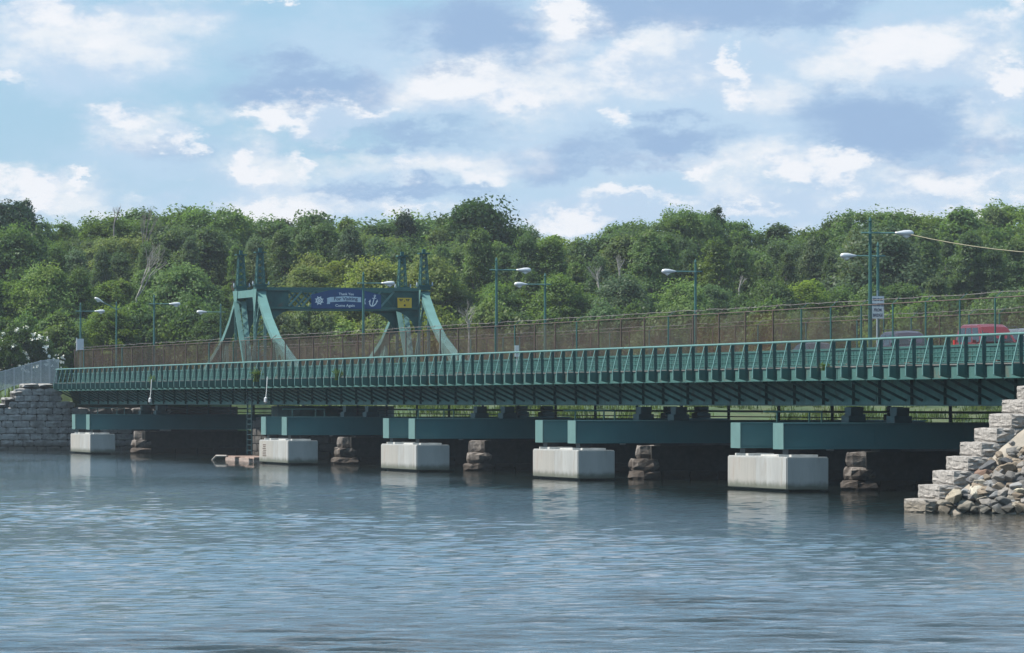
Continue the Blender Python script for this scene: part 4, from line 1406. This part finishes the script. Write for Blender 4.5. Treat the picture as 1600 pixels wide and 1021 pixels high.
PROTO = {
    'round1': tree_proto('a', 1, 14, 9.0, 2.0, 237, 145, 0.152, 'round', 0.25), 'round2': tree_proto('b', 2, 14, 9.5, 1.5, 268, 131, 0.152, 'round', 0.23),
    'round3': tree_proto('c', 3, 14, 8.5, 1.5, 222, 152, 0.144, 'round', 0.25), 'tall1': tree_proto('d', 4, 18, 7.5, 2.0, 276, 139, 0.144, 'tall', 0.22),
    'tall2': tree_proto('e', 5, 18, 7.0, 2.0, 253, 145, 0.140, 'tall', 0.23), 'umb1': tree_proto('f', 6, 18, 11, 6.0, 168, 166, 0.144, 'umbrella', 0.31),
    'umb2': tree_proto('g', 7, 18, 10, 7.0, 145, 166, 0.144, 'umbrella', 0.32), 'thin': tree_proto('h', 8, 18, 4.6, 5.0, 179, 134, 0.109, 'tall', 0.19),
    'bush1': tree_proto('i', 9, 5, 6.5, .3, 176, 131, 0.117, 'dome', 0.20), 'bush2': tree_proto('j', 10, 5, 6.0, .3, 153, 145, 0.121, 'dome', 0.20)}
def ground_at(X, Y):
    return float(shore_h(np.array(X), np.array(Y)))
def plant(kind, px, ytop, Y, col, label, cat, group, wmul=1.0, name='tree', hmax=None):
    P = PROTO[kind]
    X = (px - 800) / FPX * Y
    g = ground_at(X, Y)
    H = CAM_H + (630 - ytop) * Y / FPX - g
    if H < 1.2:
        return None
    o = thing(name, label, cat, (X, Y, g), rnd.uniform(0, 6.28), group)
    s = H / P['H']
    sw = min(max(s, .62), 1.25) * wmul * rnd.uniform(.92, 1.1)
    c = put('crown', P['crown'], o); c.scale = (sw, sw, s); c.color = (*col, 1)
    t = put('trunk', P['trunk'], o); t.scale = (min(sw, 1.2), min(sw, 1.2), s)
    return o

G_DEEP, G_MID, G_BRIGHT, G_OLIVE, G_BLUE, G_YEL = (.080, .136, .064), (.096, .160, .066), (.118, .188, .066), (.108, .150, .074), (.084, .132, .080), (.150, .196, .068)
MARKS = [(-30, 'at the far left edge'), (70, 'left of the leftmost lamp'), (150, 'above the leftmost lamp'), (225, 'above the bleached dead tree'), (310, 'left of the tower spires'),
         (390, 'behind the left tower spires'), (470, 'above the left part of the portal beam'), (550, 'above the blue banner'), (640, 'behind the right tower spires'), (720, 'right of the tower spires'),
         (800, 'above the pair of lamps right of the towers'), (880, 'above the middle of the railing'), (960, 'left of the lamp in the right half'), (1050, 'behind the lamp in the right half'),
         (1140, 'right of the lamp in the right half'), (1225, 'midway between the two right-hand lamps'), (1310, 'left of the tall right lamp'), (1385, 'behind the tall right lamp'),
         (1460, 'above the dark car'), (1535, 'above the red van'), (1610, 'at the far right edge')]
used = {}
def zone(px):
    return min(MARKS, key=lambda m_: abs(m_[0] - px))[1]
def unique_label(desc, px):
    lb = desc + ' ' + zone(px)
    used[lb] = used.get(lb, 0) + 1
    return lb
sky_pts = [(-60, 330), (0, 325), (20, 328), (60, 346), (120, 349), (160, 343), (205, 336), (260, 323), (300, 330), (350, 336), (375, 346), (410, 341), (455, 335), (490, 325), (520, 330), (555, 345),
           (600, 350), (620, 344), (645, 336), (690, 333), (735, 320), (768, 326), (790, 348), (805, 370), (835, 368), (862, 362), (885, 373), (925, 372), (960, 366), (985, 346), (1015, 342), (1060, 334), (1100, 342),
           (1140, 352), (1170, 362), (1190, 360), (1212, 352), (1242, 352), (1272, 358), (1300, 333), (1345, 335), (1392, 335), (1440, 330), (1475, 340), (1512, 331), (1552, 329), (1600, 330), (1660, 330)]
sxs = [a for a, _ in sky_pts]; sys_ = [b for _, b in sky_pts]
def sky_y(px):
    return float(np.interp(px, sxs, sys_))
rows = []
# skyline row
px = -40
while px < 1650:
    rows.append(('sky', px, sky_y(px) + rnd.uniform(-5, 12), 690 + rnd.uniform(-12, 18))); px += rnd.uniform(38, 62)
px = -30
while px < 1650:
    rows.append(('upper', px, sky_y(px) + rnd.uniform(22, 48), 650 + rnd.uniform(-12, 12))); px += rnd.uniform(44, 66)
px = -45
while px < 1650:
    rows.append(('middle', px, sky_y(px) * .45 + 372 * .55 + rnd.uniform(0, 44), 608 + rnd.uniform(-10, 10))); px += rnd.uniform(28, 42)
px = -30
while px < 1650:
    rows.append(('lower', px, 440 + rnd.uniform(-14, 24), 566 + rnd.uniform(-8, 8))); px += rnd.uniform(42, 58)
px = -40
while px < 1650:
    rows.append(('front', px, 488 + rnd.uniform(-16, 22), 536 + rnd.uniform(-6, 6))); px += rnd.uniform(36, 52)
def colour(*pairs):
    r = rnd.random() * sum(w for _, w in pairs)
    for c, w in pairs:
        r -= w
        if r <= 0:
            break
    k = rnd.uniform(.86, 1.30)
    return (c[0] * k * 1.12, c[1] * k * 1.09, c[2] * k)
DESC = {'sky': 'skyline tree', 'upper': 'leafy tree just under the skyline', 'middle': 'dense tree halfway up the slope',
        'lower': 'green tree low on the slope', 'front': 'bushy shrub at the wood\'s foot'}
made = []
for row_, px, yt, Y in rows:
    right = px > 930
    if row_ == 'sky':
        kind = rnd.choice(['umb1', 'umb2', 'umb1', 'round1', 'tall1'] if (right or px < 560) else ['round1', 'round2', 'tall1', 'umb1', 'round3'])
        col = colour((G_MID, 3), (G_BRIGHT, 2 if right else 1), (G_DEEP, 2), (G_BLUE, 1)); wm = rnd.uniform(.95, 1.35)
    elif row_ == 'upper':
        kind = rnd.choice(['tall1', 'tall2', 'tall1', 'tall2', 'round1', 'umb1']); col = colour((G_MID, 3), (G_DEEP, 3), (G_BLUE, 2), (G_OLIVE, 1)); wm = rnd.uniform(.85, 1.2)
    elif row_ == 'middle':
        kind = rnd.choice(['tall1', 'tall2', 'tall1', 'tall2', 'thin', 'round2']); col = colour((G_DEEP, 3), (G_MID, 2), (G_BLUE, 3), (G_OLIVE, 1)); wm = rnd.uniform(.72, 1.1)
    elif row_ == 'lower':
        if px < 330:
            yt = 432 + rnd.uniform(-12, 16); col = colour((G_BRIGHT, 2), (G_MID, 3))
        elif 440 < px < 680:
            yt = 415 + rnd.uniform(-12, 16); col = colour((G_YEL, 3), (G_BRIGHT, 2))
        else:
            col = colour((G_DEEP, 3), (G_MID, 2), (G_BLUE, 2), (G_BRIGHT, 1))
        kind = rnd.choice(['round1', 'round2', 'round3', 'tall2']); wm = 1.0
    else:
        kind = rnd.choice(['bush1', 'bush2', 'bush1', 'round2'])
        col = colour((G_MID, 2), (G_DEEP, 3), (G_BRIGHT, 1)) if px < 420 else (colour((G_YEL, 2), (G_BRIGHT, 2), (G_OLIVE, 2)) if px < 700 else colour((G_MID, 2), (G_DEEP, 2), (G_OLIVE, 2), (G_BRIGHT, 1))); wm = 1.05
    o = plant(kind, px, yt, Y, col, '', 'shrub' if row_ == 'front' else 'tree', {'sky': 'skyline trees', 'upper': 'trees below the skyline', 'middle': 'trees halfway up the slope', 'lower': 'trees low on the slope', 'front': 'shrubs at the foot of the wood'}[row_],
              wm, 'shrub' if row_ == 'front' else 'tree')
    if o:
        made.append((row_, px, o))
byz = {}
for row_, px, o in made:
    byz.setdefault((row_, zone(px)), []).append((px, o))
for (row_, z_), lst in byz.items():
    lst.sort(key=lambda a: a[0])
    words_ = {1: [''], 2: ['left-hand ', 'right-hand '], 3: ['left-hand ', 'middle ', 'right-hand ']}.get(len(lst))
    for k, (_, o) in enumerate(lst):
        w_ = words_[k] if words_ else ('left-hand ', 'inner left ', 'inner right ', 'right-hand ')[min(k, 3)]
        o['label'] = w_ + DESC[row_] + ' ' + z_
# single trees that stand out
plant('thin', 40, 316, 684, (.045, .085, .04), 'slender tree with a tufted crown rising above the skyline at far left', 'tree', 'skyline trees', 1.0)
plant('thin', 1121, 327, 684, (.055, .10, .042), 'slender tree with a tufted crown rising above the skyline in the right half', 'tree', 'skyline trees', .8)
plant('round1', 8, 322, 668, (.03, .065, .036), 'big dark tree cut by the left edge of the picture', 'tree', 'skyline trees', 1.15)
plant('tall2', 632, 337, 676, (.042, .066, .052), 'dark blackish tree on the skyline above the right tower', 'tree', 'skyline trees', .8)
plant('round2', 750, 324, 672, (.042, .085, .034), 'large rounded tree at the top of the wood right of the towers', 'tree', 'skyline trees', 1.15)
plant('round1', 492, 402, 590, G_YEL, 'yellow-green rounded tree just above the portal beam', 'tree', 'trees low on the slope', .85)
plant('round3', 545, 412, 588, G_YEL, 'yellow-green tree rising right above the banner', 'tree', 'trees low on the slope', .85)

# dead trees
def dead_tree(px, py, ytop, Y, mat, label, seed, lean=.25, spread=.5, base_frac=None):
    r = random.Random(seed)
    X = (px - 800) / FPX * Y
    zb = CAM_H + (630 - py) * Y / FPX; zt = CAM_H + (630 - ytop) * Y / FPX
    g = ground_at(X, Y)
    t = thing('dead_tree', label, 'dead tree', (X, Y, g), 0, 'dead trees')
    H = zt - zb
    tm, bmh = MB(), MB()
    z0 = zb - g
    tm.tube([(-lean * .4, 0, -.5), (-lean * .2, 0, z0 * .6), (0, 0, z0)], [.16, .13, .10], 7)
    def grow(p, d, l, rad, depth, mb):
        q_ = p + d * l
        mid = p + d * l * .5 + Vector((r.uniform(-.08, .08), r.uniform(-.08, .08), 0)) * l
        mb.tube([tuple(p), tuple(mid), tuple(q_)], [rad, rad * .82, rad * .6], 5)
        if depth == 0:
            return
        for k in range(r.choice([2, 2, 3])):
            nd = (d + Vector((r.uniform(-spread, spread), r.uniform(-spread, spread), r.uniform(-.05, .3)))).normalized()
            grow(p + d * l * r.uniform(.55, 1.0), nd, l * r.uniform(.6, .85), rad * .55, depth - 1, mb)
    for k in range(3):
        d = Vector((lean + r.uniform(-.3, .3), r.uniform(-.3, .3), 1)).normalized()
        grow(Vector((0, 0, z0 - .1)), d, H * r.uniform(.3, .42), .085, 4, bmh)
    tm.build('trunk', mat, t); bmh.build('branches', mat, t)
    return t
dead_tree(213, 465, 362, 545, dead_bark, 'bleached bare dead tree leaning right above the left railing', 3, .55, .45)
dead_tree(224, 400, 322, 640, grey_bark, 'grey bare snag poking above the skyline left of the towers', 5, .05, .25)
dead_tree(178, 352, 318, 660, grey_bark, 'thin bare treetop above the skyline at upper left', 6, .05, .35)
dead_tree(733, 520, 462, 527, dead_bark, 'tangle of bare pale branches right of the right tower', 7, .1, .9)
dead_tree(938, 455, 408, 592, dead_bark, 'pale dead limb among leaves left of the lamp in the right half', 8, -.25, .6)
dead_tree(968, 425, 392, 600, dead_bark, 'pale bare dead stem above the dead limb in the right half', 12, .0, .3)
dead_tree(606, 425, 390, 622, dead_bark, 'thin pale dead stems left of the right tower spires', 9, -.1, .4)
dead_tree(1155, 450, 428, 590, dead_bark, 'short pale dead branch right of the lamp in the right half', 13, .3, .4)

# white-flowering shrubs at far left
def blossom_shrub(px, ytop, Y, label):
    o = plant('bush1', px, ytop, Y, (.06, .11, .04), label, 'shrub', 'white-flowering shrubs', .8, 'flowering_shrub')
    if not o:
        return
    P = PROTO['bush1']
    rs = random.Random(int(px))
    cr = [c for c in o.children if c.name.startswith('crown')][0]
    cl = []
    for k in range(38):
        a = rs.uniform(0, 6.28); f = rs.uniform(.3, 1.02)
        rr = 3.25 * math.sqrt(max(0, 1 - f ** 2.2)) * 1.16 + .1
        cl.append((math.cos(a) * rr, math.sin(a) * rr, 5 * f - .1, .22))
    V, F = leaf_cloud(int(px), cl, 16, .13)
    b = put('blossom', np_mesh('blossom', V, F, blossom_mat), o); b.scale = cr.scale
blossom_shrub(32, 512, 519, 'shrub covered in white blossom left of the leftmost lamp')
blossom_shrub(10, 532, 514, 'low shrub dotted with white blossom at the far left edge')
blossom_shrub(58, 528, 520, 'rounded white-flowering shrub behind the silver fence')

# grass and weeds
def tuft_mesh(name, seed, n, h, spread_, mat):
    rs = np.random.RandomState(seed)
    P = np.stack([rs.normal(0, spread_, n), rs.normal(0, spread_, n), np.zeros(n)], 1)
    a = rs.rand(n) * 6.28
    tip = P + np.stack([np.cos(a) * .25 * h, np.sin(a) * .25 * h, h * (.5 + .7 * rs.rand(n))], 1)
    w = np.stack([-np.sin(a), np.cos(a), 0 * a], 1) * h * .05
    V = np.stack([P - w, P + w, tip + w * .3, tip - w * .3], 1).reshape(-1, 3)
    return np_mesh(name, V, np.arange(n * 4).reshape(n, 4), mat)
def weed(q, u, z, seed, h, label, n=90, sp=.16):
    t = thing('weed', label, 'weed', B(q, u, z), 0, 'weeds growing on stone and steel')
    o = put('stems', tuft_mesh('stems', seed, n, h, sp, leaf_mat), t); o.color = (.10, .16, .05, 1)
    V, F = leaf_cloud(seed, [(rnd.uniform(-.25, .25), rnd.uniform(-.25, .25), h * rnd.uniform(.4, .9), h * .35) for _ in range(6)], 22, h * .11)
    o = put('leaves', np_mesh('leaves', V, F, leaf_mat), t); o.color = (.085, .15, .045, 1)
for i, (px, py, h, lb) in enumerate(((1592, 655, .75, 'leafy weed high on the right bank by the top step'), (1578, 690, .45, 'grassy weed on the sandy slope at the right edge'), (1590, 668, .55, 'second leafy weed just below the one by the top step'),
                        (1518, 694, .12, 'small weed sprouting at the joint of a granite step'))):
    hh = px_to_bank(px, py)
    if hh:
        weed(hh[0], hh[1], float(bank_h(*hh)) - .05, 60 + i, h, lb)
for i, (px, h, lb) in enumerate(((402, 1.15, 'tall green weed growing through the railing below the left tower'), (238, .8, 'green weed on the railing above the left navigation lamp'),
                                 (528, .9, 'green weed on the railing below the blue banner'), (1288, .5, 'small green weed at the foot of the railing in the right half'))):
    weed(q_at(px, 3.95), 3.95, 5.95, 70 + i, h * .7, lb, 50, .10)
def grass_patch(name, pts, seed, h, dens, col):
    rs = np.random.RandomState(seed)
    V = []
    for (X, Y, Z) in pts:
        k = dens
        P = np.stack([X + rs.normal(0, .5, k), Y + rs.normal(0, .5, k), np.full(k, Z - .1)], 1)
        a = rs.rand(k) * 6.28
        hh = h * (.5 + rs.rand(k))
        tip = P + np.stack([np.cos(a) * .3 * hh, np.sin(a) * .3 * hh, hh], 1)
        w = np.stack([-np.sin(a), np.cos(a), 0 * a], 1) * .07
        V.append(np.stack([P - w, P + w, tip + w * .4, tip - w * .4], 1).reshape(-1, 3))
    V = np.concatenate(V)
    o = put(name, np_mesh(name, V, np.arange(len(V)).reshape(-1, 4), leaf_mat)); o.color = (*col, 1)
    return stuff(o)
pts = []
for k in range(700):
    X = rnd.uniform(-50, 55); Y = rnd.uniform(476, 520)
    g = ground_at(X, Y)
    if 1.0 < g < 5.6:
        pts.append((X, Y, g))
grass_patch('shore_grass', pts, 4, .7, 34, (.085, .125, .04))


# ---------------------------------------------------------------- thin summer haze over the water
hz = MB(); hz.box(-900, 900, -60, 1150, -3.0, 46)
hm = bpy.data.materials.new('haze'); hm.use_nodes = True
hm.node_tree.nodes.clear()
pv_ = hm.node_tree.nodes.new('ShaderNodeVolumePrincipled')
pv_.inputs['Color'].default_value = (.86, .92, 1.0, 1)
pv_.inputs['Density'].default_value = .0001
pv_.inputs['Anisotropy'].default_value = .3
ho = hm.node_tree.nodes.new('ShaderNodeOutputMaterial')
hm.node_tree.links.new(pv_.outputs[0], ho.inputs['Volume'])
stuff(hz.build('haze', hm))
